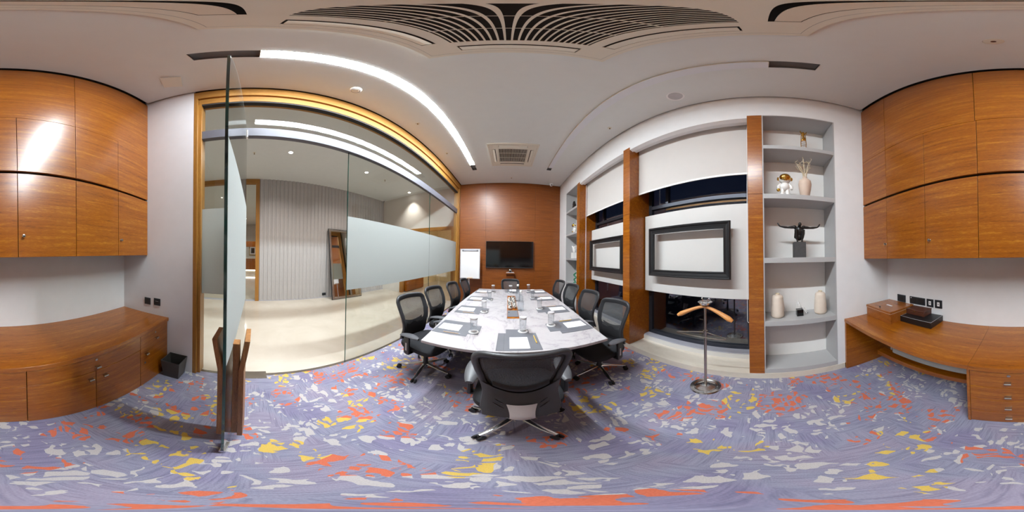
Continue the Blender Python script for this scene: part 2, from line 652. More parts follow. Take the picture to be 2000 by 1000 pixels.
# ---- ceiling with two open light slots
g = 0.022
cx = [XL + g, -0.952, -0.836, 0.945, 1.058, XR - g]
mb = MB()
SLOT = {0: (-0.37, 4.13), 1: (-0.38, 4.06)}
ya, yb_ = YB + g, YF - g
for (x0, x1, hole) in ((cx[0], cx[1], None), (cx[1], cx[2], 0), (cx[2], cx[3], None), (cx[3], cx[4], 1), (cx[4], cx[5], None)):
    if hole is None:
        mb.box(x0, x1, ya, yb_, ZC, ZC + 0.02)
    else:
        s0, s1 = SLOT[hole]
        mb.box(x0, x1, ya, s0, ZC, ZC + 0.02)
        mb.box(x0, x1, s1, yb_, ZC, ZC + 0.02)
cei = struct('ceiling', mb, 'ceiling_white', 'off white plaster ceiling of the meeting room')
mb = MB()
for k, (x0, x1) in ((0, (cx[1], cx[2])), (1, (cx[3], cx[4]))):
    s0, s1 = SLOT[k]
    t = 0.006
    mb.box(x0 - t, x0, s0, s1, ZC + 0.001, ZC + 0.07)
    mb.box(x1, x1 + t, s0, s1, ZC + 0.001, ZC + 0.07)
    mb.box(x0 - t, x1 + t, s0 - t, s0, ZC + 0.001, ZC + 0.07)
    mb.box(x0 - t, x1 + t, s1, s1 + t, ZC + 0.001, ZC + 0.07)
    mb.box(x0 - t, x1 + t, s0 - t, s1 + t, ZC + 0.07, ZC + 0.08)
build('slot_lining', mb, 'slot_grey', cei)
build('shadow_gap', box1(XL - 0.1, XR + 0.5, YW - 0.1, YF + 0.1, ZC + 0.085, ZC + 0.12), 'gap_dark', cei)
struct('ceiling_corridor', box1(-14.0, XG - 0.03, -4.0, 9.5, ZC, ZC + 0.05), 'ceiling_white', 'off white plaster ceiling of the corridor and lobby')
# ---- walls
wl = struct('wall_left', box1(XG - 0.06, XL, YW - 0.1, -0.594, 0.0, ZC + 0.09), 'wall_grey', 'pale grey plaster wall between cabinets and glass partition')
struct('wall_back', box1(XL - 0.1, XR + 0.4, YW - 0.1, YW, 0.0, ZC + 0.09), 'wall_white', 'white plaster wall behind desk and cabinets')
wf = struct('wall_front', box1(XL - 0.12, XR + 0.5, YF + 0.012, YF + 0.12, 0.0, ZC + 0.09), 'gap_dark', 'wall clad in brown wood veneer panels around the television')
px_ = [XL, -0.72, 0.06, 0.833, XR]
pz_ = [0.0, 1.08, 2.36, ZC + 0.005]
for i in range(4):
    for j in range(3):
        q = 0.0015
        build('panel', box1(px_[i] + q, px_[i + 1] - q, YF - 0.004, YF + 0.012, pz_[j] + q, pz_[j + 1] - q), 'teak_front', wf, bevel=0.0006, seg=1)
# right wall: lintel, piers and niches (all white plaster)
ZN0, ZN1, ZK = 0.089, 3.49, 0.088
NB = 1.985                                            # back of the niches
n1a, n1b, n2a, n2b = -0.785, 0.008, 3.70, 4.48
w1a, w1b, w2a, w2b = 0.16, 1.795, 1.945, 3.55
mb = MB()
mb.box(XR, 2.2, YW - 0.1, YF + 0.05, ZN1, ZC + 0.09)
mb.box(XR, 2.2, YW - 0.1, n1a, ZK, ZN1)
mb.box(XR, 2.2, n2b, YF + 0.05, ZK, ZN1)
mb.box(NB + 0.01, 2.2, n1a, n1b, ZK, ZN1)
mb.box(NB + 0.01, 2.2, n2a, n2b, ZK, ZN1)
for a, b in ((w1a, w1b), (w2a, w2b)):
    mb.box(XR, 1.80, a, b, 3.43, ZN1)
    mb.prism([(XR, 3.43), (XR + 0.06, 3.405), (XR + 0.06, 3.43)], 'y', b, a)
struct('wall_right', mb, 'wall_white', 'white plaster wall with window bays and shelf niches')
struct('trim_1', box1(XR - 0.006, 1.985, -0.87, YF, 0.0, ZK), 'stone_cream', 'cream stone kerb and ledge under the windows')
# wooden pillars, each faced with stacked veneer panels
def pillar(label, y0, y1, cuts):
    rt = sroot('wood_pillar', label, (XR, (y0 + y1) / 2, ZK))
    build('core', box1(XR + 0.012, 2.12, y0 + 0.004, y1 - 0.004, ZK, ZN1), 'gap_dark', rt)
    zs = [ZK] + cuts + [ZN1]
    for a, b in zip(zs[:-1], zs[1:]):
        build('panel', box1(XR - 0.002, 2.12, y0, y1, a + 0.0008, b - 0.0008), 'teak_y', rt, bevel=0.0015, seg=1)
pillar('wooden pillar between the near shelf niche and the large white blind', n1b, w1a, [2.19])
pillar('wooden pillar between the two window blinds', w1b, w2a, [1.02, 2.19, 3.05])
pillar('wooden pillar between the far shelf niche and the second blind', w2b, n2a, [1.02, 2.19])
# windows behind the white boards
def window(name, y0, y1, label):
    rt = sroot(name, label, (2.12, (y0 + y1) / 2, 0.16))
    build('window_base', box1(1.975, 2.0, y0, y1, ZK, 0.165), 'board_white', rt, bevel=0.002)
    build('window_sill', box1(1.985, 2.16, y0, y1, 0.165, 0.18), 'alu', rt, bevel=0.002)
    fr = MB()
    fr.box(2.10, 2.17, y0, y0 + 0.06, 0.18, 3.6)
    fr.box(2.10, 2.17, y1 - 0.06, y1, 0.18, 3.6)
    fr.box(2.10, 2.17, y0 + 0.06, y1 - 0.06, 0.18, 0.24)
    fr.box(2.10, 2.17, y0 + 0.06, y1 - 0.06, 3.3, 3.6)
    build('window_frame', fr, 'alu_dark', rt, bevel=0.003)
    md = MB()
    md.box(2.09, 2.16, y0 + 0.06, y1 - 0.06, 2.33, 2.39)
    build('transom', md, 'alu_dark', rt, bevel=0.003)
    build('mullion', box1(2.09, 2.16, y1 - 0.40, y1 - 0.35, 2.39, 3.3), 'alu_dark', rt, bevel=0.003)
    build('pane', box1(2.128, 2.136, y0 + 0.06, y1 - 0.06, 0.24, 2.33), 'glass_night', rt)
    build('pane', box1(2.128, 2.136, y0 + 0.06, y1 - 0.40, 2.39, 3.3), 'glass_night', rt)
    build('pane', box1(2.128, 2.136, y1 - 0.35, y1 - 0.06, 2.39, 3.3), 'glass_night', rt)
    build('window_board', box1(1.985, 2.02, y0 + 0.002, y1 - 0.02, 0.985, 2.20), 'board_white', rt, bevel=0.002)
window('window_2', w1a, w1b, 'dark night window behind a white board beside the coat stand')
window('window_3', w2a, w2b, 'dark night window behind a white board in the far bay')
# outside: the building's dark parapet far below the window
struct('ground_outside', box1(2.6, 40, -20, 25, -6.1, -6.0), 'gap_dark', 'dark ground outside the windows at night')

# ---- glass partition to the corridor
W = sroot('window_1', 'glass partition with pale oak frame and frosted bands facing the corridor', (XG, 2.2, 0))
mb = MB().box(XG - 0.10, XL, -0.594, YF, 3.80, ZC - 0.004)
build('frame_head', mb, 'oak_y', W, bevel=0.002)
build('frame_head', box1(XG - 0.08, XL - 0.03, -0.55, 4.93, 3.665, 3.80), 'oak_y', W, bevel=0.002)
build('gasket', box1(XG - 0.02, XL - 0.035, -0.53, 4.90, 3.635, 3.665), 'gap_dark', W)
build('jamb', box1(XG - 0.10, XL, -0.594, -0.553, 0, 3.80), 'oak_z', W, bevel=0.002)
build('jamb', box1(XG - 0.08, XL - 0.03, -0.553, -0.52, 0, 3.665), 'oak_z', W, bevel=0.002)
build('jamb', box1(XG - 0.10, XL, 4.95, YF - 0.006, 0, 3.80), 'oak_z', W, bevel=0.002)
build('jamb', box1(XG - 0.08, XL - 0.03, 4.90, 4.95, 0, 3.665), 'oak_z', W, bevel=0.002)
build('transom_rail', box1(XG - 0.03, XG + 0.035, -0.52, 4.90, 2.925, 3.065), 'rail_alu', W, bevel=0.003)
gx0, gx1 = XG - 0.006, XG + 0.006
for a, b in ((-0.52, 1.073), (1.079, 3.097), (3.103, 4.90)):
    build('pane', box1(gx0, gx1, a, b, 3.065, 3.66), 'glass_clear', W)
for a, b in ((-0.52, -0.085), (1.076, 3.097), (3.103, 4.90)):
    pn = build('pane', box1(gx0, gx1, a, b, 0.004, 2.925), 'glass_clear', W)
    build('frosted_film', box1(gx1 + 0.001, gx1 + 0.002, a, b, 1.075, 1.975), 'frost', pn)
    build('pane_edge', box1(gx0 - 0.001, gx1 + 0.001, (a if a > 0 else b) - 0.002, (a if a > 0 else b) + 0.002, 0.004, 2.925), 'glass_edge', pn)
build('floor_strip', box1(XG - 0.02, XG + 0.02, -0.52, 4.90, 0.0, 0.004), 'nickel', W)

# ---- the open glass door
N0 = Vector((-0.537, -0.089, 0)); HG = Vector((-1.605, -0.068, 0))
DL = (HG - N0).length
dv = (HG - N0).normalized(); nv = Vector((-dv.y, dv.x, 0))
if nv.y < 0: nv = -nv
D = sroot('door_1', 'frameless glass door standing open with walnut pull handles', tuple(HG))
def dpt(u_, v_, z_):
    p = N0 + dv * u_ + nv * v_
    return (p.x, p.y, z_)
def dbox(u0, u1, v0, v1, z0, z1):
    o_ = MB()
    o_.v = [dpt(*p) for p in ((u0, v0, z0), (u1, v0, z0), (u1, v1, z0), (u0, v1, z0), (u0, v0, z1), (u1, v0, z1), (u1, v1, z1), (u0, v1, z1))]
    o_.f = [(0, 1, 2, 3), (4, 7, 6, 5), (0, 4, 5, 1), (1, 5, 6, 2), (2, 6, 7, 3), (3, 7, 4, 0)]
    return o_
ga = build('glass_panel', dbox(0.0015, DL, -0.005, 0.005, 0.012, 2.965), 'glass_door', D)
build('glass_edge', dbox(0.0, 0.0015, -0.0055, 0.0055, 0.012, 2.965), 'glass_edge', ga)
build('glass_edge', dbox(0.0, DL, -0.0055, 0.0055, 2.965, 2.9665), 'frost', ga)
build('frosted_film', dbox(0.002, DL, 0.0056, 0.0066, 1.05, 1.975), 'frost', ga)
for z0, z1, nm in ((2.86, 2.985, 'pivot_clip'), (0.0, 0.11, 'pivot_clip')):
    build(nm, dbox(DL - 0.045, DL + 0.0, -0.014, 0.014, z0, z1), 'chrome', D, bevel=0.002)
build('floor_pivot', box1(-1.70, -1.56, -0.12, 0.16, 0.0, 0.005), 'nickel', D, bevel=0.001)
build('lock_patch', dbox(0.0, 0.10, -0.013, 0.013, 0.0, 0.05), 'chrome', D, bevel=0.002)
for s_, lab in ((1, 'near'), (-1, 'far')):
    hb = MB()
    un, uf = 0.143, 0.285
    prof = [(0.034, 0.11), (0.034, 0.90), (0.060, 1.094), (0.083, 1.094), (0.057, 0.90), (0.057, 0.11)]
    o_ = len(hb.v)
    for uu in (un, uf):
        hb.v.extend(dpt(uu, s_ * v_, z_) for v_, z_ in prof)
    k = len(prof)
    hb.f = [tuple(range(k)), tuple(reversed(range(k, 2 * k)))] + [(i, k + i, k + (i + 1) % k, (i + 1) % k) for i in range(k)]
    hd = build('pull_handle', hb, 'walnut_z', D, bevel=0.0015)
    web = dbox(0.165, 0.215, 0.006 * s_, 0.036 * s_, 0.12, 1.063) if s_ > 0 else dbox(0.165, 0.215, -0.036, -0.006, 0.12, 1.063)
    build('handle_web', web, 'walnut_z', hd, bevel=0.0015)

# ---- corridor beyond the glass
rw = struct('wall_corridor', box1(XRIB - 0.15, XRIB - 0.02, 0.215, YEND + 0.1, 0, ZC), 'rib_grey', 'grey ribbed panelling on the far side of the corridor')
sl = MB()
sw = 0.128
sl.prism([(-0.02, 0), (0.0, 0.016), (0.0, sw * 0.62), (-0.02, sw * 0.62 + 0.016), (-0.02, sw)][:4], 'z', 0.0, ZC)
proto = None
yy = 0.222
while yy < YEND - 0.1:
    if proto is None:
        proto = build('slat', sl, 'rib_grey', rw, bevel=0.0)
        proto.location = (XRIB, yy, 0)
    else:
        c = proto.copy(); COL.objects.link(c); c.parent = rw; c.location = (XRIB, yy, 0)
    yy += sw
build('skirting', box1(XRIB - 0.02, XRIB + 0.004, 0.215, YEND, 0.0, 0.02), 'alu', rw)
# end wall with a doorway
ow0, ow1, owz = -4.10, -1.80, 2.56
mb = MB()
mb.box(XRIB - 0.2, ow0, YEND, YEND + 0.12, 0, ZC)
mb.box(ow1, XG - 0.02, YEND, YEND + 0.12, 0, ZC)
mb.box(ow0, ow1, YEND, YEND + 0.12, owz, ZC)
struct('wall_corridor_end', mb, 'corr_wall', 'pale plaster wall closing the end of the corridor')
dd = sroot('door_2', 'wide oak framed doorway in the corridor end wall', ((ow0 + ow1) / 2, YEND, 0))
build('jamb', box1(ow0, ow0 + 0.12, YEND - 0.02, YEND + 0.14, 0, owz), 'oak_z', dd, bevel=0.002)
build('jamb', box1(ow1 - 0.12, ow1, YEND - 0.02, YEND + 0.14, 0, owz), 'oak_z', dd, bevel=0.002)
build('frame_head', box1(ow0 + 0.12, ow1 - 0.12, YEND - 0.02, YEND + 0.14, owz - 0.12, owz), 'oak_x', dd, bevel=0.002)
mb = MB()
mb.box(-4.3, -1.6, 9.2, 9.3, 0, ZC)
mb.box(-4.4, -4.3, YEND + 0.12, 9.3, 0, ZC)
mb.box(-1.6, -1.5, YF + 0.13, 9.3, 0, ZC)
struct('wall_side_room', mb, 'cream_wall', 'cream plaster walls of the room past the doorway')
# lobby partition on the other side of the corridor
lp = sroot('window_4', 'oak framed glass partition between corridor and lobby', (XRIB, -1.0, 0))
build('jamb', box1(XRIB - 0.12, XRIB + 0.01, 0.10, 0.215, 0, 3.83), 'oak_z', lp, bevel=0.002)
build('frame_head', box1(XRIB - 0.12, XRIB + 0.01, -3.9, 0.215, 3.83, ZC - 0.005), 'oak_y', lp, bevel=0.002)
build('threshold', box1(XRIB - 0.14, XRIB + 0.02, -3.9, 0.10, 0.0, 0.012), 'alu', lp)
build('pane', box1(XRIB - 0.05, XRIB - 0.04, -3.9, 0.10, 0.012, 3.83), 'glass_clear', lp)
mb = MB()
mb.box(-14.0, XG - 0.1, -4.1, -4.0, 0, ZC)
mb.box(-14.1, -14.0, -4.0, 9.5, 0, ZC)
mb.box(-14.0, XRIB - 0.15, 3.0, 3.1, 0, ZC)
struct('wall_lobby', mb, 'corr_wall', 'pale grey plaster walls of the lobby')
struct('beam_lobby', box1(-12.4, -12.0, -4.0, 3.0, 2.02, 2.42), 'teak_y', 'dark wooden beam over the lobby counter')
# ================================================================== BUILT-IN FURNITURE
def R3(axis, a):
    return Matrix.Rotation(a, 3, axis)
def knob(x, z, parent, y=YB):
    mb = MB().lathe([(0.0, 0.0), (0.010, 0.0), (0.006, 0.004), (0.006, 0.012), (0.012, 0.015), (0.012, 0.022), (0.004, 0.024)], (0, 0, 0), 14, 'y', caps=False)
    mb.v = [(vx + x, y + vy, vz + z) for vx, vy, vz in mb.v]
    return build('knob', mb, 'nickel', parent, smooth=True)
# ---- upper cabinets: doors over a dark slot, doors above it, tall panel to the ceiling
ZB, ZS0, ZS1, ZT = 1.475, 2.135, 2.156, 2.80
def panel(nm, x0, x1, z0, z1, parent, y0=YB - 0.02, y1=YB, mat='teak_x'):
    q = 0.0020
    return build(nm, box1(x0 + q, x1 - q, y0, y1, z0 + q, z1 - q), mat, parent, bevel=0.0012, seg=1)
def wall_cabinet(label, x0, x1, cols, knobs, tall_end=None):
    t = thing('wall_cabinet', label, 'cabinet', ((x0 + x1) / 2, YW, ZB))
    body = MB()
    body.box(x0 + 0.001, x1 - 0.001, YW + 0.001, YB - 0.021, ZB + 0.001, ZS0 + 0.001)
    body.box(x0 + 0.001, x1 - 0.001, YW + 0.001, YB - 0.05, ZS0 + 0.001, ZS1)
    body.box(x0 + 0.001, x1 - 0.001, YW + 0.001, YB - 0.021, ZS1, ZC + 0.05)
    build('carcass', body, 'gap_dark', t)
    if tall_end:
        e0, e1 = tall_end
        q = 0.0011
        if e0 <= x0 + 0.001:
            pts = [(e0, ZS1), (e1 - q, ZS1), (e1 - q, ZT), (x1 - q, ZT), (x1 - q, ZC - 0.03), (e0, ZC - 0.03)]
        else:
            pts = [(x0 + q, ZT), (e0 + q, ZT), (e0 + q, ZS1), (e1, ZS1), (e1, ZC - 0.03), (x0 + q, ZC - 0.03)]
        build('top_panel', MB().prism(pts, 'y', YB, YB - 0.02), 'teak_x', t, bevel=0.0012, seg=1)
    else:
        panel('top_panel', x0, x1, ZT, ZC - 0.03, t)
    for a, b in zip(cols[:-1], cols[1:]):
        if not (tall_end and a >= tall_end[0] - 0.001 and b <= tall_end[1] + 0.001):
            panel('upper_door', a, b, ZS1, ZT, t)
        d = panel('lower_door', a, b, ZB, ZS0, t)
        for kx in knobs:
            if a <= kx < b:
                knob(kx, 1.63, d)
wall_cabinet('wood veneer wall cabinet in the corner next to the glass partition', XL, -0.626, [XL, -1.087, -0.626], [-1.118], (XL, -1.087))
wall_cabinet('wood veneer wall cabinet second from the glass partition, with one low knob', -0.626, 0.312, [-0.626, -0.16, 0.302], [-0.199])
wall_cabinet('wood veneer wall cabinet over the desk knee space', 0.312, 1.237, [0.302, 0.763, 1.237], [0.718])
wall_cabinet('narrow wood veneer wall cabinet in the corner by the white shelf niche', 1.237, XR, [1.237, XR], [1.252])
# ---- lower run
ZD, YD = 0.758, -0.888
def pull(x, z, parent, y=YD):
    mb = MB().box(x - 0.019, x + 0.019, y, y + 0.022, z + 0.004, z + 0.008)
    mb.tube([(x - 0.019, y + 0.022, z), (x + 0.019, y + 0.022, z)], 0.008, 12)
    return build('pull', mb, 'nickel', parent, smooth=True)
def lock(x, z, parent, y=YD):
    mb = MB().lathe([(0.0, 0.0), (0.011, 0.0), (0.011, 0.004), (0.006, 0.005), (0.0, 0.004)], (x, y, z), 16, 'y', caps=False)
    return build('lock', mb, 'nickel', parent, smooth=True)
def carcass(t, x0, x1):
    build('carcass', box1(x0 + 0.001, x1 - 0.001, YW + 0.002, YD - 0.019, 0.03, 0.718), 'gap_dark', t)
    build('plinth', box1(x0 + 0.001, x1 - 0.001, YD - 0.06, YD - 0.03, 0.0, 0.03), 'teak_x', t)
def front(nm, x0, x1, z0, z1, t):
    return panel(nm, x0, x1, z0, z1, t, YD - 0.018, YD)
t = thing('drawer_cabinet', 'low wood veneer cabinet in the corner beside the black waste bin', 'cabinet', (-1.32, YW, 0))
carcass(t, XL, -1.087)
d = front('drawer', XL + 0.004, -1.087, 0.50, 0.718, t); pull(-1.325, 0.596, d); lock(-1.316, 0.668, d)
d = front('door', XL + 0.004, -1.087, 0.008, 0.50, t); pull(-1.163, 0.466, d); lock(-1.151, 0.348, d)
t = thing('base_cabinet', 'low wood veneer cabinet with one wide drawer over two doors', 'cabinet', (-0.62, YW, 0))
carcass(t, -1.087, -0.158)
d = front('drawer', -1.087, -0.158, 0.55, 0.718, t); pull(-0.628, 0.598, d); lock(-0.622, 0.673, d)
d = front('door', -1.087, -0.62, 0.008, 0.55, t); pull(-0.69, 0.468, d)
d = front('door', -0.62, -0.158, 0.008, 0.55, t); pull(-0.572, 0.474, d)
t = thing('drawer_pedestal', 'wood veneer desk pedestal with four drawers and metal pulls', 'drawers', (0.07, YW, 0))
carcass(t, -0.158, 0.30)
zz = [0.018, 0.20, 0.375, 0.54, 0.718]
for i, pz in enumerate((0.111, 0.278, 0.44, 0.607)):
    d = front('drawer', -0.158, 0.30, zz[i], zz[i + 1], t); pull(0.08, pz, d)
    if i == 3: lock(0.075, 0.677, d)
build('side_panel', box1(0.300, 0.318, YW + 0.002, YD, 0.0, 0.718), 'teak_y', t, bevel=0.001)
t = thing('desk', 'long built-in wood veneer worktop and desk along the white wall', 'desk', (0.05, YW, 0.72))
build('worktop', box1(XL + 0.002, 0.305, YW + 0.002, -0.872, 0.719, ZD), 'teak_x', t, bevel=0.002)
build('worktop', box1(0.306, XR - 0.002, YW + 0.002, -0.872, 0.719, ZD), 'teak_x', t, bevel=0.002)
build('end_panel', box1(1.622, XR - 0.002, YW + 0.002, -0.876, 0.0, 0.719), 'teak_y', t, bevel=0.002)
build('foot_rail', box1(0.318, 1.47, -1.32, -1.20, 0.215, 0.275), 'teak_x', t, bevel=0.003)
build('cable_tray', box1(0.318, 1.02, -1.12, -0.99, 0.545, 0.62), 'grey_felt', t, bevel=0.02, seg=3)
build('modesty_panel', box1(0.318, 1.622, YW + 0.003, YW + 0.02, 0.12, 0.719), 'teak_x', t)

# ================================================================== TABLE
t = thing('conference_table', 'long conference table with white marble top', 'table', (0.07, 2.475, 0))
def tside(z, ins):
    pts = []
    y0, y1, cx_ = 1.152 + ins, 3.800 - ins, 0.072
    hw = lambda y: 0.742 + 0.078 * math.sin(PI * min(1, max(0, (y - 1.15) / 2.65))) - ins
    ny = 16
    for i in range(ny + 1):
        y = y0 + (y1 - y0) * i / ny
        pts.append((cx_ + hw(y), y, z))
    for k in range(1, 8):
        s_ = 1 - 2 * k / 8
        pts.append((cx_ + hw(y1) * s_, y1 + 0.012 * (1 - s_ * s_), z))
    for i in range(ny, -1, -1):
        y = y0 + (y1 - y0) * i / ny
        pts.append((cx_ - hw(y), y, z))
    for k in range(1, 8):
        s_ = -1 + 2 * k / 8
        pts.append((cx_ + hw(y0) * s_, y0 - 0.012 * (1 - s_ * s_), z))
    return pts
mb = MB()
rows = [tside(0.683, 0.085), tside(0.718, 0.012), tside(0.722, 0.003), tside(0.747, 0.001), tside(0.75, 0.004)]
mb.quadgrid(rows, close_u=True)
nn = len(rows[0])
mb.f.append(tuple(reversed(range(nn))))
mb.f.append(tuple(range(4 * nn, 5 * nn)))
build('table_top', mb, 'marble', t)
for y0, y1 in ((1.75, 1.83), (3.12, 3.20)):
    build('leg', box1(-0.35, 0.49, y0, y1, 0.03, 0.683), 'gap_dark', t, bevel=0.004)
    build('foot', box1(-0.40, 0.54, y0 - 0.05, y1 + 0.05, 0.0, 0.03), 'nickel', t, bevel=0.004)
build('beam', box1(0.03, 0.11, 1.83, 3.12, 0.45, 0.60), 'gap_dark', t)
cb = build('cable_box', box1(-0.004, 0.142, 1.915, 3.14, 0.745, 0.7525), 'teak_y', t, bevel=0.001)
build('hatch', box1(0.002, 0.136, 1.965, 2.225, 0.7525, 0.757), 'mat_grey', cb, bevel=0.001)
build('hatch_catch', MB().lathe([(0.0, 0.757), (0.011, 0.757), (0.009, 0.760), (0.0, 0.760)], (0.02, 2.13, 0), 14, caps=False), 'black_plastic', cb, smooth=True)
rnd = random.Random(3)
st = None
for i in range(14):
    y = 2.29 + 0.045 * i + rnd.uniform(-0.01, 0.01)
    x = 0.068 + (0.028 if i % 2 else -0.03) + rnd.uniform(-0.006, 0.006)
    rx, ry, rz_ = rnd.uniform(0.030, 0.038), rnd.uniform(0.026, 0.034), rnd.uniform(0.020, 0.032)
    o = build('marbled_stone', MB().ball((0, 0, 0), rx, ry, rz_, 12, 8), 'zebra_marble', smooth=True)
    o.location = (x, y, 0.7525 + rz_ * 0.97)
    o.rotation_euler = (0, 0, rnd.uniform(0, 6))
    tag(o, 'black and cream marbled stone lying on the cable box of the table', 'stone', 'marbled stones on the table')

# ---- place settings
def mat_proto():
    pts = [(-0.171, 0), (0.171, 0), (0.171, 0.33), (0.112, 0.33), (0.112, 0.425), (-0.103, 0.425), (-0.103, 0.33), (-0.171, 0.33)]
    o = build('place_mat', MB().prism(pts, 'z', 0.0, 0.003), 'mat_grey', bevel=0.0008, seg=1)
    s_ = build('stitched_edge', MB().box(-0.168, -0.1665, 0.004, 0.326, 0.003, 0.0034).box(-0.115, -0.1135, 0.004, 0.326, 0.003, 0.0034), 'grey_plastic', o)
    return o
def pad_proto():
    o = build('note_pad', box1(-0.07, 0.082, 0.026, 0.236, 0.0, 0.004), 'paper', bevel=0.0006, seg=1)
    build('header_line', box1(-0.02, 0.03, 0.2215, 0.2235, 0.004, 0.0043), 'grey_plastic', o)
    return o
def pencil_proto(mat_):
    o = build('pencil', MB().tube([(0.144, 0.11, 0.004), (0.1425, 0.255, 0.004)], 0.0040, 6), mat_)
    build('tip', MB().tube([(0.1425, 0.255, 0.004), (0.1423, 0.275, 0.004)], [0.0040, 0.0006], 6), 'light_plastic', o)
    return o
def coaster_proto():
    o = build('coaster', MB().lathe([(0.0, 0), (0.046, 0), (0.047, 0.001), (0.047, 0.003), (0.046, 0.004), (0.0, 0.004)], (0, 0, 0), 28, caps=False), 'white_gloss', smooth=True)
    build('ring_print', MB().lathe([(0.020, 0.0041), (0.024, 0.0044), (0.020, 0.0044)], (0, 0, 0), 24, caps=False), 'light_plastic', o)
    return o
def glass_proto():
    o = bpy.data.objects.new('tumbler', None); COL.objects.link(o); ORG[o.name] = (0, 0, 0)
    build('glass_wall', MB().lathe([(0.031, 0.0), (0.034, 0.150), (0.033, 0.152), (0.0315, 0.150), (0.0285, 0.010), (0.0, 0.008)], (0, 0, 0), 24, caps=False), 'glass_tumbler', o, smooth=True)
    build('glass_foot', MB().lathe([(0.0, 0.0), (0.031, 0.0), (0.031, 0.006), (0.0, 0.006)], (0, 0, 0), 24, caps=False), 'glass_tumbler', o, smooth=True)
    build('paper_cap', MB().lathe([(0.0355, 0.138), (0.0360, 0.153), (0.034, 0.1565), (0.0, 0.157)], (0, 0, 0), 24, caps=False), 'light_plastic', o, smooth=True)
    return o
pm, pp, py_, pw_, pc, pg = mat_proto(), pad_proto(), pencil_proto('pencil_yellow'), pencil_proto('pencil_wood'), coaster_proto(), glass_proto()
seats = []
for i, y in enumerate((1.54, 2.19, 2.84, 3.49)):
    seats.append((-0.682, y, -PI / 2, ('first', 'second', 'third', 'fourth')[i] + ' place on the glass wall side', 'w'))
for i, y in enumerate((1.595, 2.22, 2.90, 3.50)):
    seats.append((0.828, y, PI / 2, ('first', 'second', 'third', 'fourth')[i] + ' place on the window side', 'y' if i < 1 else 'w'))
seats.append((0.091, 1.163, 0, 'place at the near end of the table', 'y'))
seats.append((0.118, 3.800, PI, 'place at the television end of the table', 'w'))
used = set()
def put(proto_, loc, rz, label, cat, group):
    if proto_.name in used:
        return dup(proto_, loc, rz, label, group)
    used.add(proto_.name)
    proto_.location = loc
    proto_.rotation_euler = (0, 0, rz)
    return tag(proto_, label, cat, group)
for x, y, rz, where, pk in seats:
    rot = Matrix.Rotation(rz, 3, 'Z')
    T = 0.7501
    put(pm, (x, y, T), rz, 'grey leather place mat with side tab, ' + where, 'place mat', 'place mats on the table')
    put(pp, (x, y, T + 0.003), rz, 'white note pad, ' + where, 'note pad', 'note pads on the table')
    put(py_ if pk == 'y' else pw_, (x, y, T + 0.003), rz, ('yellow pencil, ' if pk == 'y' else 'pale wooden pencil, ') + where, 'pencil', 'pencils on the table')
    c_ = Vector((x, y, T + 0.003)) + rot @ Vector((0.058, 0.375, 0))
    put(pc, tuple(c_), rz, 'round white coaster, ' + where, 'coaster', 'coasters on the table')
    put(pg, (c_.x, c_.y, c_.z + 0.004), rz, 'clear water glass with paper cap, ' + where, 'glass', 'water glasses on the table')
for (x, y, nm) in ((0.183, 2.244, 'nearer'), (0.173, 2.756, 'farther')):
    t = thing('water_bottle', 'clear glass water bottle with stopper, the %s of the two beside the marbled stones' % nm, 'bottle', (x, y, 0.7501), group='water bottles on the table')
    build('bottle_body', MB().lathe([(0.0, 0.0), (0.041, 0.0), (0.043, 0.006), (0.042, 0.12), (0.030, 0.19), (0.019, 0.235), (0.016, 0.262), (0.019, 0.268), (0.0, 0.268)], (0, 0, 0), 24, caps=False), 'glass_bottle', t, smooth=True, local=True)
    build('water', MB().lathe([(0.0, 0.004), (0.038, 0.004), (0.038, 0.12), (0.027, 0.188), (0.017, 0.23), (0.0, 0.23)], (0, 0, 0), 20, caps=False), 'glass_bottle', t, smooth=True, local=True)
    build('stopper', MB().lathe([(0.0, 0.262), (0.018, 0.268), (0.020, 0.280), (0.017, 0.295), (0.0, 0.30)], (0, 0, 0), 18, caps=False), 'ceramic_white', t, smooth=True, local=True)

# ================================================================== CHAIRS
BW = [(0.455, 0.175), (0.50, 0.190), (0.56, 0.188), (0.62, 0.185), (0.68, 0.193), (0.76, 0.212), (0.84, 0.226), (0.90, 0.231), (0.945, 0.230)]
def bw(z):
    for (a, wa), (b, wb) in zip(BW[:-1], BW[1:]):
        if z <= b:
            k = max(0, (z - a) / (b - a)); k = k * k * (3 - 2 * k)
            return wa + (wb - wa) * k
    return BW[-1][1]
def by(x, z):
    k = (z - 0.455) / 0.565
    return -0.262 + 0.075 * math.sin(PI * min(1, k * 1.15)) * (1 - 0.25 * k) - 0.048 * k * k + 0.050 * (x / 0.22) ** 2
def outline(ins):
    pts = []
    zs = [0.455 + ins + (0.945 - 0.455 - ins) * i / 11 for i in range(12)]
    rt = [(bw(z) - ins, z) for z in zs]
    rad = 0.075 - ins * 0.8
    cxx = bw(0.945) - ins - rad
    arc = [(cxx + rad * math.cos(a * PI / 12), 0.945 + (1.018 - 0.945 - ins) * math.sin(a * PI / 12)) for a in range(1, 7)]
    top = [(cxx * (1 - k / 4), 1.018 - ins + 0.006 * (1 - (1 - k / 4) ** 2)) for k in range(1, 4)]
    right = rt + arc + top
    mid = [(0, 1.024 - ins)]
    left = [(-x, z) for x, z in reversed(right)]
    bot = [(-right[0][0] * (1 - k / 3), 0.455 + ins - 0.004) for k in range(1, 6)]
    return right + mid + left + bot
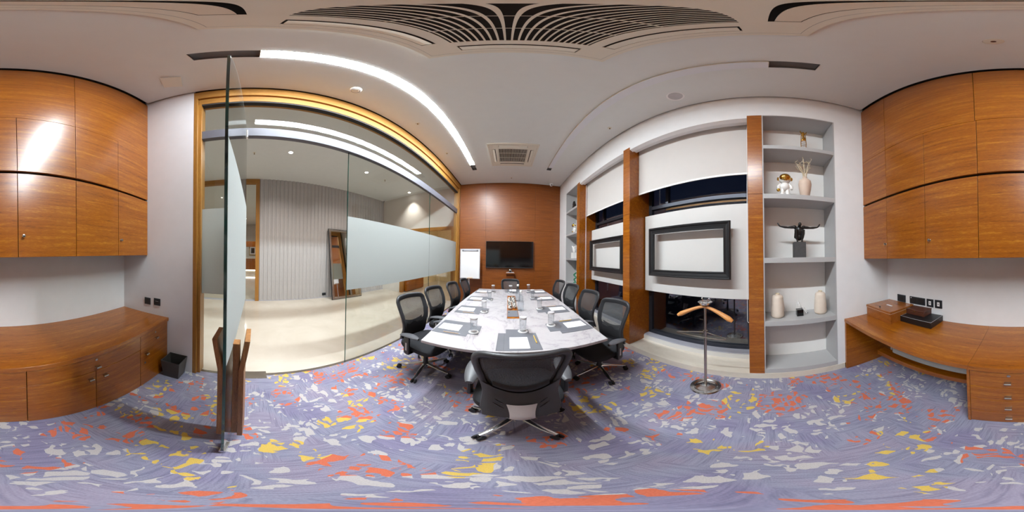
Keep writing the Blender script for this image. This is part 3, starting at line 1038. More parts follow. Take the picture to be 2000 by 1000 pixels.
def make_chair():
    t = bpy.data.objects.new('office_chair', None); COL.objects.link(t); ORG[t.name] = (0, 0, 0)
    t.empty_display_size = 0.05
    kw = dict(local=True)
    # five-star base
    for k in range(5):
        a = 2 * PI * k / 5
        ca, sa = math.cos(a), math.sin(a)
        P = lambda r_, z: (r_ * ca, r_ * sa, z)
        arm = build('base_arm', MB().tube([P(0.0, 0.115), P(0.05, 0.118), P(0.14, 0.105), P(0.25, 0.085), P(0.297, 0.078)], [0.024, 0.025, 0.021, 0.017, 0.012], 8, flat=(0.62, 1.0)), 'chrome', t, smooth=True, **kw)
        wb_ = MB()
        for s_ in (-1, 1):
            c0 = Vector((0.297 * ca, 0.297 * sa, 0.028)) + Vector((-sa, ca, 0)) * (0.010 * s_)
            c1 = c0 + Vector((-sa, ca, 0)) * (0.014 * s_)
            wb_.cyl(tuple(c0), tuple(c1), 0.028, seg=14)
        wb_.cyl(P(0.297, 0.03), P(0.297, 0.075), 0.009, seg=8)
        build('caster', wb_, 'rubber', arm, bevel=0.003, **kw)
    build('gas_lift', MB().lathe([(0.0, 0.085), (0.034, 0.085), (0.036, 0.13), (0.027, 0.15), (0.027, 0.26), (0.017, 0.265), (0.017, 0.40), (0.0, 0.40)], (0, 0, 0), 18, caps=False), 'black_plastic', t, smooth=True, **kw)
    build('tilt_mechanism', MB().box(-0.09, 0.09, -0.12, 0.10, 0.375, 0.422), 'black_plastic', t, bevel=0.012, seg=3, **kw)
    # seat: cushioned pad with a waterfall front
    sb = MB()
    rows = []
    ns_ = 36
    for sc, z, dip in ((0.80, 0.418, 0), (0.97, 0.425, 0), (1.0, 0.450, 0), (0.985, 0.482, 0.012), (0.90, 0.500, 0.014), (0.60, 0.502, 0.008), (0.25, 0.498, 0.0), (0.02, 0.497, 0.0)):
        row = []
        for k in range(ns_):
            a = 2 * PI * k / ns_
            ca, sa = math.cos(a), math.sin(a)
            ex = 0.50
            x = 0.252 * sc * math.copysign(abs(ca) ** ex, ca)
            y = 0.030 + 0.245 * sc * math.copysign(abs(sa) ** ex, sa)
            row.append((x, y, z - (dip * 1.6 * max(0, (y - 0.12) / 0.15) ** 2 if y > 0.12 else 0)))
        rows.append(row)
    sb.quadgrid(rows, close_u=True)
    sb.f.append(tuple(reversed(range(ns_))))
    sb.f.append(tuple(range(7 * ns_, 8 * ns_)))
    build('seat', sb, 'fabric_black', t, smooth=True, **kw)
    # back: band frame, mesh, lower shell, spine plate
    o1, o2 = outline(0.0), outline(0.036)
    fb = MB()
    def ring(pts, dy):
        return [(x, by(x, z) + dy, z) for x, z in pts]
    om = outline(0.012)
    fb.quadgrid([ring(o1, 0.002), ring(om, 0.016), ring(o2, 0.006), ring(o2, -0.006), ring(om, -0.022), ring(o1, -0.014)], close_u=True, close_v=True)
    build('back_frame', fb, 'grey_plastic', t, smooth=True, auto=False, **kw)
    rows = []
    for i in range(19):
        z = 0.475 + (1.000 - 0.475) * i / 18
        hw = min([abs(x) for x, zz_ in outline(0.02) if abs(zz_ - z) < 0.04] or [0.15]) if z > 0.945 else bw(z) - 0.02
        hw = bw(z) - 0.02 if z <= 0.945 else (bw(0.945) - 0.075) + 0.055 * math.sqrt(max(0.0, 1 - ((z - 0.945) / 0.058) ** 2))
        rows.append([(hw * (-1 + 2 * j / 14), by(hw * (-1 + 2 * j / 14), z) + 0.004, z) for j in range(15)])
    build('mesh_panel', MB().quadgrid(rows), 'chair_mesh', t, smooth=True, **kw)
    ob1, ob2 = outline(0.008), outline(0.058)
    build('mesh_border', MB().quadgrid([ring(ob1, 0.0145), ring(outline(0.03), 0.0155), ring(ob2, 0.006)], close_u=True), 'fabric_black', t, smooth=True, auto=False, **kw)
    lc = []
    for i in range(9):
        rw_ = []
        for j in range(17):
            uu = -1 + 2 * j / 16
            zt_ = 0.665 + 0.020 * math.cos(uu * 2.2 * PI) * (1 - abs(uu)) + 0.012 * uu
            z = 0.475 + (zt_ - 0.475) * i / 8
            x = uu * (bw(z) - 0.022)
            rw_.append((x, by(x, z) + 0.009, z))
        lc.append(rw_)
    build('lumbar_cover', MB().quadgrid(lc), 'fabric_black', t, smooth=True, **kw)
    # lower shell behind the mesh, with a dipped top edge and slots
    rows_f, rows_b = [], []
    for i in range(13):
        kz = i / 12
        rf, rb = [], []
        for j in range(25):
            uu = -1 + 2 * j / 24
            ztop = 0.660 + 0.055 * abs(uu) ** 2.4 - 0.012 * math.cos(uu * PI)
            z = 0.445 + (ztop - 0.445) * kz
            x = uu * (bw(max(0.46, z)) - 0.004)
            d = -0.016 - 0.020 * math.sin(PI * kz) * (1 - uu * uu)
            rf.append((x, by(x, z) + d + 0.006, z))
            rb.append((x, by(x, z) + d - 0.006, z))
        rows_f.append(rf); rows_b.append(rb)
    sh = MB()
    sh.quadgrid(rows_b)
    nb_ = len(sh.v)
    sh.quadgrid([list(reversed(r_)) for r_ in rows_f])
    shell = build('back_shell', sh, 'grey_plastic', t, smooth=True, **kw)
    lm_ = []
    for i in range(7):
        rowl = []
        for j in range(13):
            uu = -1 + 2 * j / 12
            z = 0.70 + 0.035 * uu * uu - 0.075 * i / 6
            x = uu * 0.135
            rowl.append((x, by(x, z) - 0.004 - 0.012 * math.sin(PI * i / 6), z))
        lm_.append(rowl)
    build('lumbar_pad', MB().quadgrid(lm_), 'black_plastic', t, smooth=True, **kw)
    for s_ in (-1, 1):
        for zz_ in (0.560, 0.525):
            sp = []
            for q in range(5):
                x = s_ * (0.075 + 0.014 * q)
                z = zz_ + 0.009 * q
                k_ = (z - 0.445) / 0.22
                sp.append((x, by(x, z) - 0.0205 - 0.020 * math.sin(PI * min(1, k_)) * (1 - (x / 0.185) ** 2), z))
            build('slot', MB().tube(sp, [0.003, 0.0065, 0.0075, 0.0065, 0.003], 8, flat=(1, 0.35)), 'black_gloss', shell, smooth=True, **kw)
    rows = []
    for i in range(9):
        kz = i / 8
        z = 0.405 + 0.165 * kz
        hw = 0.062 - 0.012 * math.sin(PI * kz) + 0.006 * kz
        if z < 0.43: hw += 0.03 * (0.43 - z) / 0.025 * 0.6
        y0 = by(0, max(0.455, z)) - 0.052 - 0.006 * math.sin(PI * kz) + (0.05 * (0.455 - z) / 0.05 if z < 0.455 else 0)
        rows.append([(hw * (-1 + 2 * j / 8), y0 + 0.012 * (-1 + 2 * j / 8) ** 2, z) for j in range(9)])
    spn = MB().quadgrid(rows)
    spn.quadgrid([[(x, y + 0.022, z) for x, y, z in reversed(r_)] for r_ in rows])
    build('spine_plate', spn, 'light_plastic', t, smooth=True, **kw)
    build('spine_bracket', MB().tube([(0, -0.05, 0.395), (0, -0.19, 0.395), (0, -0.25, 0.43), (0, -0.262, 0.50)], [0.03, 0.035, 0.03, 0.02], 10, flat=(0.5, 1.3)), 'black_plastic', t, smooth=True, **kw)
    # armrests
    for s_ in (-1, 1):
        ax = 0.285 * s_
        post = MB()
        post.tube([(0.12 * s_, 0.0, 0.402), (0.24 * s_, 0.0, 0.402), (ax, 0.0, 0.43), (ax + 0.004 * s_, 0.0, 0.52), (ax, 0.0, 0.655)], [0.020, 0.024, 0.034, 0.036, 0.026], 10, flat=(0.42, 1.0) if False else None)
        pst = MB().box(ax - 0.013, ax + 0.013, -0.038, 0.038, 0.405, 0.640)
        pst.box(0.10 * s_, ax + 0.010 * s_, -0.03, 0.03, 0.392, 0.412)
        arm = build('armrest', pst, 'black_plastic', t, bevel=0.008, seg=3, **kw)
        build('height_slot', MB().box(ax + 0.0125 * s_, ax + 0.0145 * s_, -0.008, 0.010, 0.45, 0.55), 'light_plastic', arm, bevel=0.002, **kw)
        rows = []
        for i in range(13):
            kk = i / 12
            y = -0.105 + 0.26 * kk
            hw = 0.046 * math.sin(PI * min(0.98, max(0.04, kk * 0.92 + 0.06))) ** 0.45
            zc_ = 0.638 + 0.026 * kk - 0.030 * (1 - kk) ** 3 - 0.016 * kk ** 4
            th = 0.016
            xo = ax - 0.010 * s_ + 0.012 * s_ * (kk - 0.5)
            row = []
            for k in range(12):
                a = 2 * PI * k / 12
                row.append((xo + hw * math.cos(a), y, zc_ + th * math.sin(a) * (1.0 if math.sin(a) > 0 else 0.7)))
            rows.append(row)
        pb = MB().quadgrid(rows, close_u=True)
        pb.f.append(tuple(reversed(range(12)))); pb.f.append(tuple(range(144, 156)))
        build('arm_pad', pb, 'arm_grey', arm, smooth=True, **kw)
    return t
chair0 = make_chair()
LOWER = ('base_arm', 'caster', 'gas_lift')
def put_chair(x, y, head, base_world, dz, label, first=False):
    rz = math.radians(head) - PI / 2
    if first:
        r_ = chair0
        r_.location = (x, y, 0); r_.rotation_euler = (0, 0, rz)
        tag(r_, label, 'chair', 'office chairs around the table')
    else:
        r_ = dup(chair0, (x, y, 0), rz, label, 'office chairs around the table')
    for ch in r_.children:
        nm = ch.name.split('.')[0]
        if nm == 'base_arm':
            ch.rotation_euler = (0, 0, math.radians(base_world) - rz)
        elif nm not in LOWER:
            ch.location = (0, 0, dz)
CH = [
    (0.072, 0.966, 90, 232, 0.035, 'grey and black mesh office chair at the near end, its back to the camera'),
    (-0.855, 1.59, -13, 205, 0.01, 'black mesh office chair nearest the camera on the glass wall side'),
    (-0.872, 2.265, -9, 230, 0.005, 'black mesh office chair second along the glass wall side'),
    (-0.795, 2.93, -6, 212, -0.01, 'black mesh office chair third along the glass wall side'),
    (-0.745, 3.595, -4, 222, -0.02, 'black mesh office chair farthest along the glass wall side, by the flip chart'),
    (0.965, 1.53, 192, 261, -0.035, 'black mesh office chair nearest the camera on the window side'),
    (0.985, 2.21, 188, 240, -0.03, 'black mesh office chair second along the window side'),
    (0.995, 2.95, 190, 250, -0.035, 'black mesh office chair third along the window side'),
    (0.965, 3.64, 190, 236, -0.045, 'black mesh office chair farthest along the window side'),
    (0.062, 3.885, -90, 250, -0.065, 'dark mesh office chair at the far end below the television'),
]
for c_ in reversed(CH[1:]):
    put_chair(*c_)
put_chair(*CH[0], first=True)

# ================================================================== FRONT WALL THINGS
t = thing('television', 'large black flat screen television on the wood clad wall', 'television', (0.043, YF, 1.19))
build('tv_body', box1(-0.689, 0.776, YF - 0.075, YF - 0.03, 1.187, 2.008), 'black_plastic', t, bevel=0.004)
build('screen', box1(-0.678, 0.765, YF - 0.0785, YF - 0.075, 1.207, 1.998), 'tv_screen', t)
build('bezel', MB().box(-0.689, 0.776, YF - 0.079, YF - 0.075, 1.187, 1.199).box(-0.689, -0.681, YF - 0.079, YF - 0.075, 1.199, 2.008).box(0.768, 0.776, YF - 0.079, YF - 0.075, 1.199, 2.008), 'grey_plastic', t)
build('wall_mount', box1(-0.25, 0.33, YF - 0.03, YF - 0.004, 1.40, 1.80), 'black_plastic', t)
t = thing('camera_shelf', 'small wooden bracket shelf under the television', 'shelf', (0.07, YF, 0.9))
build('shelf_board', box1(-0.065, 0.205, YF - 0.20, YF - 0.004, 1.012, 1.035), 'teak_front', t, bevel=0.002)
build('shelf_back', box1(-0.03, 0.19, YF - 0.10, YF - 0.004, 0.82, 1.012), 'teak_front', t, bevel=0.002)
t = thing('video_camera', 'silver domed conference camera on the small shelf', 'camera', (0.068, YF - 0.10, 1.035))
build('camera_base', MB().box(-0.115, 0.115, -0.06, 0.06, 0.0, 0.022), 'light_plastic', t, bevel=0.008, seg=3, local=True)
build('camera_head', MB().ball((0, 0, 0.075), 0.055, 0.055, 0.055), 'nickel', t, smooth=True, local=True)
build('lens', MB().lathe([(0.0, -0.062), (0.022, -0.060), (0.024, -0.045), (0.0, -0.04)], (0, 0, 0.065), 16, 'y', caps=False), 'black_gloss', t, smooth=True, local=True)
build('camera_collar', MB().lathe([(0.0, 0.022), (0.045, 0.022), (0.05, 0.04), (0.0, 0.045)], (0, 0, 0), 18, caps=False), 'black_plastic', t, smooth=True, local=True)

t = thing('flip_chart', 'white flip chart board on a single pole stand in the corner', 'flip chart', (-1.13, 4.70, 0))
bx0, bx1, bz0, bz1, byy = -1.425, -0.817, 0.86, 1.748, 4.70
build('board', box1(bx0 + 0.02, bx1 - 0.02, byy, byy + 0.02, bz0 + 0.02, bz1 - 0.02), 'white_gloss', t, bevel=0.002)
fr = MB()
fr.box(bx0, bx0 + 0.024, byy - 0.006, byy + 0.026, bz0, bz1).box(bx1 - 0.024, bx1, byy - 0.006, byy + 0.026, bz0, bz1)
fr.box(bx0 + 0.024, bx1 - 0.024, byy - 0.006, byy + 0.026, bz0, bz0 + 0.024).box(bx0 + 0.024, bx1 - 0.024, byy - 0.006, byy + 0.026, bz1 - 0.024, bz1)
build('board_frame', fr, 'light_plastic', t, bevel=0.004)
build('paper_clamp', box1(bx0 + 0.06, bx1 - 0.05, byy - 0.022, byy - 0.004, bz1 - 0.062, bz1 - 0.036), 'alu', t, bevel=0.004)
build('clamp_knob', MB().lathe([(0.0, 0), (0.014, 0), (0.014, 0.02), (0.0, 0.02)], (bx0 + 0.10, byy - 0.042, bz1 - 0.049), 12, 'y', caps=False), 'grey_plastic', t, smooth=True)
build('clamp_knob', MB().lathe([(0.0, 0), (0.014, 0), (0.014, 0.02), (0.0, 0.02)], (bx1 - 0.08, byy - 0.042, bz1 - 0.049), 12, 'y', caps=False), 'grey_plastic', t, smooth=True)
build('pen_tray', box1(-1.18, -1.03, byy - 0.06, byy - 0.002, bz0 + 0.012, bz0 + 0.034), 'pencil_wood', t, bevel=0.003)
build('pole', MB().tube([(-1.155, byy + 0.035, bz1 - 0.3), (-1.155, byy + 0.035, bz0), (-1.125, byy + 0.03, 0.09)], 0.020, 14), 'light_plastic', t, smooth=True)
for k in range(5):
    a = 2 * PI * k / 5 + 0.3
    lg = build('base_leg', MB().tube([(-1.125, byy + 0.03, 0.10), (-1.125 + 0.26 * math.cos(a), byy + 0.03 + 0.26 * math.sin(a), 0.075)], [0.020, 0.013], 8), 'light_plastic', t, smooth=True)
    build('caster', MB().ball((-1.125 + 0.26 * math.cos(a), byy + 0.03 + 0.26 * math.sin(a), 0.03), 0.022, 0.022, 0.03, 10, 8), 'rubber', lg, smooth=True)

# ================================================================== RIGHT WALL THINGS
def niche(label, y0, y1):
    t = thing('wall_shelving', label, 'shelves', (NB, (y0 + y1) / 2, ZN0))
    build('side_panel', box1(XR + 0.002, NB, y0 - 0.0, y0 + 0.012, ZN0, ZN1 - 0.001), 'niche_grey', t)
    build('side_panel', box1(XR + 0.002, NB, y1 - 0.012, y1, ZN0, ZN1 - 0.001), 'niche_grey', t)
    build('back_panel', box1(NB, NB + 0.009, y0, y1, ZN0, ZN1 - 0.001), 'niche_back', t)
    build('top_panel', box1(XR + 0.002, NB, y0 + 0.012, y1 - 0.012, ZN1 - 0.013, ZN1 - 0.001), 'niche_grey', t)
    for za, zb in ((ZN0, 0.159), (0.763, 0.822), (1.450, 1.504), (2.137, 2.193), (2.822, 2.880)):
        build('shelf', box1(XR + 0.001, NB, y0 + 0.012, y1 - 0.012, za, zb), 'niche_grey', t, bevel=0.002)
niche('grey built-in display shelves beside the desk', n1a, n1b)
niche('grey built-in display shelves in the far corner', n2a, n2b)

# blinds
def blind(label, y0, y1, cord_y, cord_z):
    t = thing('roller_blind', label, 'blind', (1.85, (y0 + y1) / 2, 2.55))
    build('fabric', box1(1.848, 1.851, y0 + 0.006, y1 - 0.006, 2.575, 3.62), 'blind_white', t)
    build('bottom_bar', box1(1.842, 1.857, y0 + 0.006, y1 - 0.006, 2.552, 2.578), 'white_gloss', t, bevel=0.003)
    build('roller', MB().tube([(1.88, y0 + 0.006, 3.64), (1.88, y1 - 0.006, 3.64)], 0.03, 16), 'light_plastic', t, smooth=True)
    pts = []
    zt, zb = 3.40, cord_z
    for k in range(9):
        pts.append((1.805, cord_y - 0.004, zt + (zb + 0.04 - zt) * k / 8))
    for k in range(1, 8):
        a = PI * k / 8
        pts.append((1.805, cord_y + 0.012 - 0.018 * math.cos(a), zb + 0.04 - 0.035 * math.sin(a)))
    for k in range(9):
        pts.append((1.805, cord_y + 0.028 + (0.0 if k < 2 else -0.016 * (k - 1) / 7), zb + 0.04 + (zt - zb - 0.04) * k / 8))
    build('bead_chain', MB().tube(pts, 0.0032, 6), 'white_gloss', t, smooth=True)
blind('long white roller blind half drawn in the bay nearest the camera', w1a, w1b, w1a + 0.003, 0.74)
blind('white roller blind half drawn in the far window bay', w2a, w2b, w2b - 0.055, 0.66)

# empty black picture frames standing off the white boards
def pic_frame(label, y0, y1, z0, z1):
    t = thing('picture_frame', label, 'picture frame', (1.985, (y0 + y1) / 2, (z0 + z1) / 2), group='empty black frames on the window boards')
    prof = [(0.0, 0.0), (0.0, 0.030), (0.012, 0.044), (0.026, 0.040), (0.034, 0.028), (0.066, 0.020), (0.076, 0.026), (0.088, 0.024), (0.092, 0.012), (0.092, 0.0)]
    rings = []
    for ins, hgt in prof:
        a0, a1, b0, b1 = y0 + ins, y1 - ins, z0 + ins, z1 - ins
        x = 1.880 - hgt
        rings.append([(x, a0, b0), (x, a1, b0), (x, a1, b1), (x, a0, b1)])
    names_ = ('bottom_moulding', 'side_moulding', 'top_moulding', 'side_moulding')
    for k in range(4):
        mbb = MB()
        rws = [[rg[k], rg[(k + 1) % 4]] for rg in rings]
        mbb.quadgrid(rws, close_v=True)
        build(names_[k], mbb, 'frame_black', t)
    for yy_ in (y0 + 0.18, y1 - 0.18):
        build('stand_off', MB().cyl((1.878, yy_, z1 - 0.05), (1.986, yy_, z1 - 0.05), 0.010), 'nickel', t)
        build('stand_off', MB().cyl((1.878, yy_, z0 + 0.05), (1.986, yy_, z0 + 0.05), 0.010), 'nickel', t)
pic_frame('large empty black picture frame in the window bay by the coat stand', 0.386, 1.585, 1.250, 1.952)
pic_frame('empty black picture frame in the far window bay', 2.187, 3.378, 1.226, 1.922)

# coat stand
VX, VY = 1.405, 0.535
t = thing('coat_stand', 'chrome valet coat stand with wooden hanger on a round base', 'coat stand', (VX, VY, 0))
build('stand_base', MB().lathe([(0.0, 0.0), (0.145, 0.0), (0.147, 0.008), (0.140, 0.020), (0.112, 0.026), (0.100, 0.018), (0.085, 0.022), (0.055, 0.040), (0.030, 0.046), (0.0, 0.047)], (0, 0, 0), 40, caps=False), 'chrome', t, smooth=True, local=True)
build('pole', MB().cyl((0, 0, 0.045), (0, 0, 1.04), 0.0135, seg=16), 'nickel', t, smooth=True, local=True)
build('collar', MB().lathe([(0.0, 0.760), (0.019, 0.760), (0.019, 0.792), (0.0, 0.792)], (0, 0, 0), 16, caps=False), 'nickel', t, smooth=True, local=True)
hp, hr = [], []
for k in range(17):
    s_ = -1 + k / 8
    hp.append((-0.012 - 0.035 * (1 - abs(s_)) * 0 + 0.03 * abs(s_) ** 2 * -1, 0.262 * s_, 1.045 - 0.115 * abs(s_) ** 1.35 + 0.004))
    hr.append(0.016 + 0.016 * abs(s_) ** 1.6 - (0.014 if abs(s_) > 0.98 else 0))
build('hanger', MB().tube(hp, hr, 12, flat=(0.85, 1.0)), 'beech', t, smooth=True, local=True)
build('coin_tray', MB().lathe([(0.0, 1.066), (0.050, 1.070), (0.066, 1.090), (0.068, 1.092), (0.062, 1.092), (0.046, 1.078), (0.0, 1.074)], (0, 0, 0), 28, caps=False), 'chrome', t, smooth=True, local=True)
build('tray_stem', MB().cyl((0, 0, 1.03), (0, 0, 1.07), 0.012, seg=12), 'chrome', t, smooth=True, local=True)
for yy_ in (-0.022, 0.022):
    build('hook', MB().tube([(0.0, yy_, 1.075), (0.0, yy_ * 1.2, 1.115), (0.008, yy_ * 1.6, 1.128), (0.012, yy_ * 2, 1.115)], 0.004, 8), 'chrome', t, smooth=True, local=True)
build('trouser_bar', MB().tube([(0.0, 0.0, 0.776), (-0.035, 0.12, 0.772), (-0.075, 0.235, 0.768), (-0.095, 0.245, 0.767), (-0.105, 0.23, 0.767), (-0.105, 0.0, 0.767), (-0.105, -0.20, 0.767), (-0.095, -0.215, 0.767), (-0.075, -0.205, 0.768), (-0.035, -0.10, 0.772), (0.0, 0.0, 0.776)], 0.006, 8), 'nickel', t, smooth=True, local=True)

# ================================================================== ORNAMENTS
def skin(name, verts, edges, radii, mat, parent=None, lvl=2, root=0):
    me = bpy.data.meshes.new(name)
    me.from_pydata(verts, edges, [])
    o = bpy.data.objects.new(name, me)
    COL.objects.link(o)
    me.materials.append(M[mat])
    sk = o.modifiers.new('skin', 'SKIN')
    sk.use_smooth_shade = True
    if not me.skin_vertices:
        bpy.context.view_layer.objects.active = o
    sv = me.skin_vertices[0].data
    for i, r_ in enumerate(radii):
        sv[i].radius = (r_, r_) if not isinstance(r_, tuple) else r_
    sv[root].use_root = True
    sm = o.modifiers.new('sub', 'SUBSURF'); sm.levels = sm.render_levels = lvl
    if parent is not None:
        o.parent = parent
    return o
# perched bronze man with spread arms; faces the room (-x), arms along y
t = thing('bronze_sculpture', 'black bronze figure with outspread arms crouching on a dark block', 'sculpture', (1.80, -0.395, 1.5041))
build('block', MB().box(-0.055, 0.055, -0.066, 0.066, 0.0, 0.172), 'plinth_dark', t, bevel=0.003, local=True)
fg = MB()
fg.ball((0.000, 0, 0.300), 0.040, 0.054, 0.058)
fg.ball((0.012, 0, 0.232), 0.038, 0.046, 0.042)
fg.tube([(-0.018, 0, 0.345), (-0.040, 0, 0.366)], [0.022, 0.014], 10)
fg.ball((-0.050, 0, 0.368), 0.024, 0.019, 0.025)
for s_ in (-1, 1):
    fg.ball((-0.006, 0.052 * s_, 0.344), 0.022, 0.026, 0.021)
    fg.tube([(-0.004, 0.040 * s_, 0.344), (-0.008, 0.090 * s_, 0.341), (-0.010, 0.130 * s_, 0.338), (-0.012, 0.165 * s_, 0.341), (-0.014, 0.205 * s_, 0.347), (-0.014, 0.222 * s_, 0.352)], [0.018, 0.0165, 0.012, 0.0135, 0.009, 0.008], 10)
    fg.tube([(-0.014, 0.218 * s_, 0.350), (-0.014, 0.232 * s_, 0.366), (-0.013, 0.243 * s_, 0.392)], [0.009, 0.009, 0.0035], 8)
    fg.tube([(-0.014, 0.232 * s_, 0.364), (-0.012, 0.250 * s_, 0.384)], [0.006, 0.003], 6)
    fg.tube([(0.006, 0.034 * s_, 0.225), (-0.030, 0.040 * s_, 0.268), (-0.046, 0.040 * s_, 0.310)], [0.024, 0.021, 0.017], 10)
    fg.tube([(-0.046, 0.040 * s_, 0.310), (-0.040, 0.036 * s_, 0.250), (-0.030, 0.028 * s_, 0.196), (-0.036, 0.026 * s_, 0.180)], [0.016, 0.016, 0.011, 0.012], 10)
    fg.tube([(-0.022, 0.026 * s_, 0.178), (-0.050, 0.026 * s_, 0.176)], [0.010, 0.008], 8)
fgo = build('figure', fg, 'bronze_black', t, smooth=True, auto=False, local=True)
rm = fgo.modifiers.new('join', 'REMESH'); rm.mode = 'VOXEL'; rm.voxel_size = 0.0035; rm.use_smooth_shade = True

# astronaut figurines
def astronaut(label, loc, rz, sc):
    t = thing('astronaut_figurine', label, 'figurine', loc, rz)
    q = lambda v_: tuple(c * sc for c in v_)
    body = MB()
    body.ball(q((0, 0, 0.115)), 0.050 * sc, 0.042 * sc, 0.052 * sc)
    build('suit', body, 'ceramic_white', t, smooth=True, local=True)
    for s_ in (-1, 1):
        build('leg', MB().tube([q((0.024 * s_, 0, 0.085)), q((0.028 * s_, 0, 0.04)), q((0.030 * s_, -0.006, 0.012)), q((0.031 * s_, -0.010, 0.0))], [0.022 * sc, 0.021 * sc, 0.024 * sc, 0.022 * sc], 12), 'ceramic_white', t, smooth=True, local=True)
        a_ = build('arm', MB().tube([q((0.045 * s_, 0, 0.145)), q((0.066 * s_, -0.004, 0.115)), q((0.066 * s_, -0.018, 0.078))], [0.014 * sc, 0.017 * sc, 0.014 * sc], 10), 'ceramic_white', t, smooth=True, local=True)
        if s_ < 0:
            build('glove', MB().ball(q((-0.068, -0.022, 0.066)), 0.019 * sc), 'gold', a_, smooth=True, local=True)
    hl = build('helmet', MB().ball(q((0, 0, 0.215)), 0.066 * sc, 0.062 * sc, 0.060 * sc), 'ceramic_white', t, smooth=True, local=True)
    build('visor', MB().ball(q((0, -0.012, 0.218)), 0.062 * sc, 0.058 * sc, 0.053 * sc), 'gold', hl, smooth=True, local=True)
    for s_ in (-1, 1):
        e_ = build('ear_cap', MB().lathe([(0.0, 0.0), (0.020 * sc, 0.0), (0.020 * sc, 0.014 * sc), (0.012 * sc, 0.020 * sc), (0.0, 0.020 * sc)], (0, 0, 0), 14, 'x', caps=False), 'gold', hl, smooth=True, local=True)
        e_.location = (s_ * 0.060 * sc - (0.0 if s_ > 0 else 0.0), 0, 0.212 * sc)
        if s_ < 0: e_.rotation_euler = (0, 0, PI)
astronaut('white astronaut figurine with gold helmet beside the twig vase', (1.735, -0.232, 2.1931), -PI / 2, 1.06)
astronaut('white and gold astronaut figurine on the far corner shelves', (1.80, 4.20, 2.1931), -PI / 2, 1.1)
# vases
def lathe_thing(name, label, cat, loc, prof, mat, seg=32):
    o = build(name, MB().lathe(prof, (0, 0, 0), seg, caps=False), mat, smooth=True)
    o.location = loc
    return tag(o, label, cat)
t = thing('twig_vase', 'tall pale pink vase holding dried twigs', 'vase', (1.735, -0.455, 2.1931))
build('vase_body', MB().lathe([(0.0, 0.0), (0.044, 0.0), (0.050, 0.01), (0.066, 0.10), (0.074, 0.17), (0.066, 0.215), (0.036, 0.242), (0.024, 0.254), (0.027, 0.268), (0.020, 0.262), (0.018, 0.20), (0.0, 0.19)], (0, 0, 0), 32, caps=False), 'ceramic_pink', t, smooth=True, local=True)
rnd = random.Random(11)
for k in range(9):
    dx, dy = rnd.uniform(-0.045, 0.03), rnd.uniform(-0.10, 0.11)
    tp = rnd.uniform(0.40, 0.56)
    pts = [(dx * 0.1, dy * 0.06, 0.20), (dx * 0.3, dy * 0.3, 0.33), (dx * 0.7, dy * 0.65 + rnd.uniform(-0.01, 0.01), tp - 0.06), (dx, dy, tp)]
    tw = build('twig', MB().tube(pts, [0.0045, 0.0042, 0.0034, 0.0022], 6), 'twig', t, smooth=True, local=True)
    for q_ in range(3):
        p0 = Vector(pts[2]) if q_ else Vector(pts[3])
        cur = [tuple(p0)]
        for s_ in range(4):
            p0 = p0 + Vector((rnd.uniform(-0.012, 0.010), rnd.uniform(-0.024, 0.024), rnd.uniform(-0.006, 0.022)))
            cur.append(tuple(p0))
        build('twig_branch', MB().tube(cur, [0.0030, 0.0026, 0.0022, 0.0018, 0.0012], 5), 'twig', tw, smooth=True, local=True)
def jar(label, loc):
    t = thing('cream_vase', label, 'vase', loc, group='tall cream vases on the low shelf')
    build('vase_body', MB().lathe([(0.0, 0.0), (0.054, 0.0), (0.068, 0.010), (0.074, 0.030), (0.072, 0.12), (0.062, 0.235), (0.058, 0.250), (0.046, 0.262), (0.024, 0.266), (0.023, 0.276)], (0, 0, 0), 36, caps=False), 'ceramic_cream', t, smooth=True, local=True)
    build('mouth', MB().lathe([(0.023, 0.276), (0.026, 0.280), (0.022, 0.282), (0.018, 0.270), (0.0, 0.262)], (0, 0, 0), 24, caps=False), 'twig', t, smooth=True, local=True)
jar('tall cream vase on the low shelf, close to the wooden pillar', (1.795, -0.142, 0.8221))
jar('tall cream vase on the low shelf, close to the desk', (1.812, -0.642, 0.8221))
t = thing('seated_figurine', 'small white figure sitting on a black cube between the vases', 'figurine', (1.805, -0.392, 0.8221))
build('cube_seat', MB().box(-0.037, 0.037, -0.036, 0.038, 0.0, 0.076), 'black_gloss', t, bevel=0.002, local=True)
skin('figure', [(0.0, -0.012, 0.088), (0.0, 0.004, 0.125), (0.0, 0.014, 0.155), (0.0, 0.020, 0.178), (0.0, 0.024, 0.190),
                (0.0, -0.045, 0.094), (-0.006, -0.062, 0.055), (-0.010, -0.078, 0.018), (0.014, -0.048, 0.096), (0.016, -0.072, 0.060), (0.016, -0.092, 0.026),
                (0.012, 0.024, 0.135), (0.010, 0.034, 0.095), (-0.014, -0.006, 0.130), (-0.014, -0.022, 0.100)],
     [(0, 1), (1, 2), (2, 3), (3, 4), (0, 5), (5, 6), (6, 7), (0, 8), (8, 9), (9, 10), (2, 11), (11, 12), (2, 13), (13, 14)],
     [0.012, 0.010, 0.011, 0.006, 0.010, 0.007, 0.005, 0.004, 0.007, 0.005, 0.004, 0.005, 0.004, 0.005, 0.004], 'ceramic_white', t)
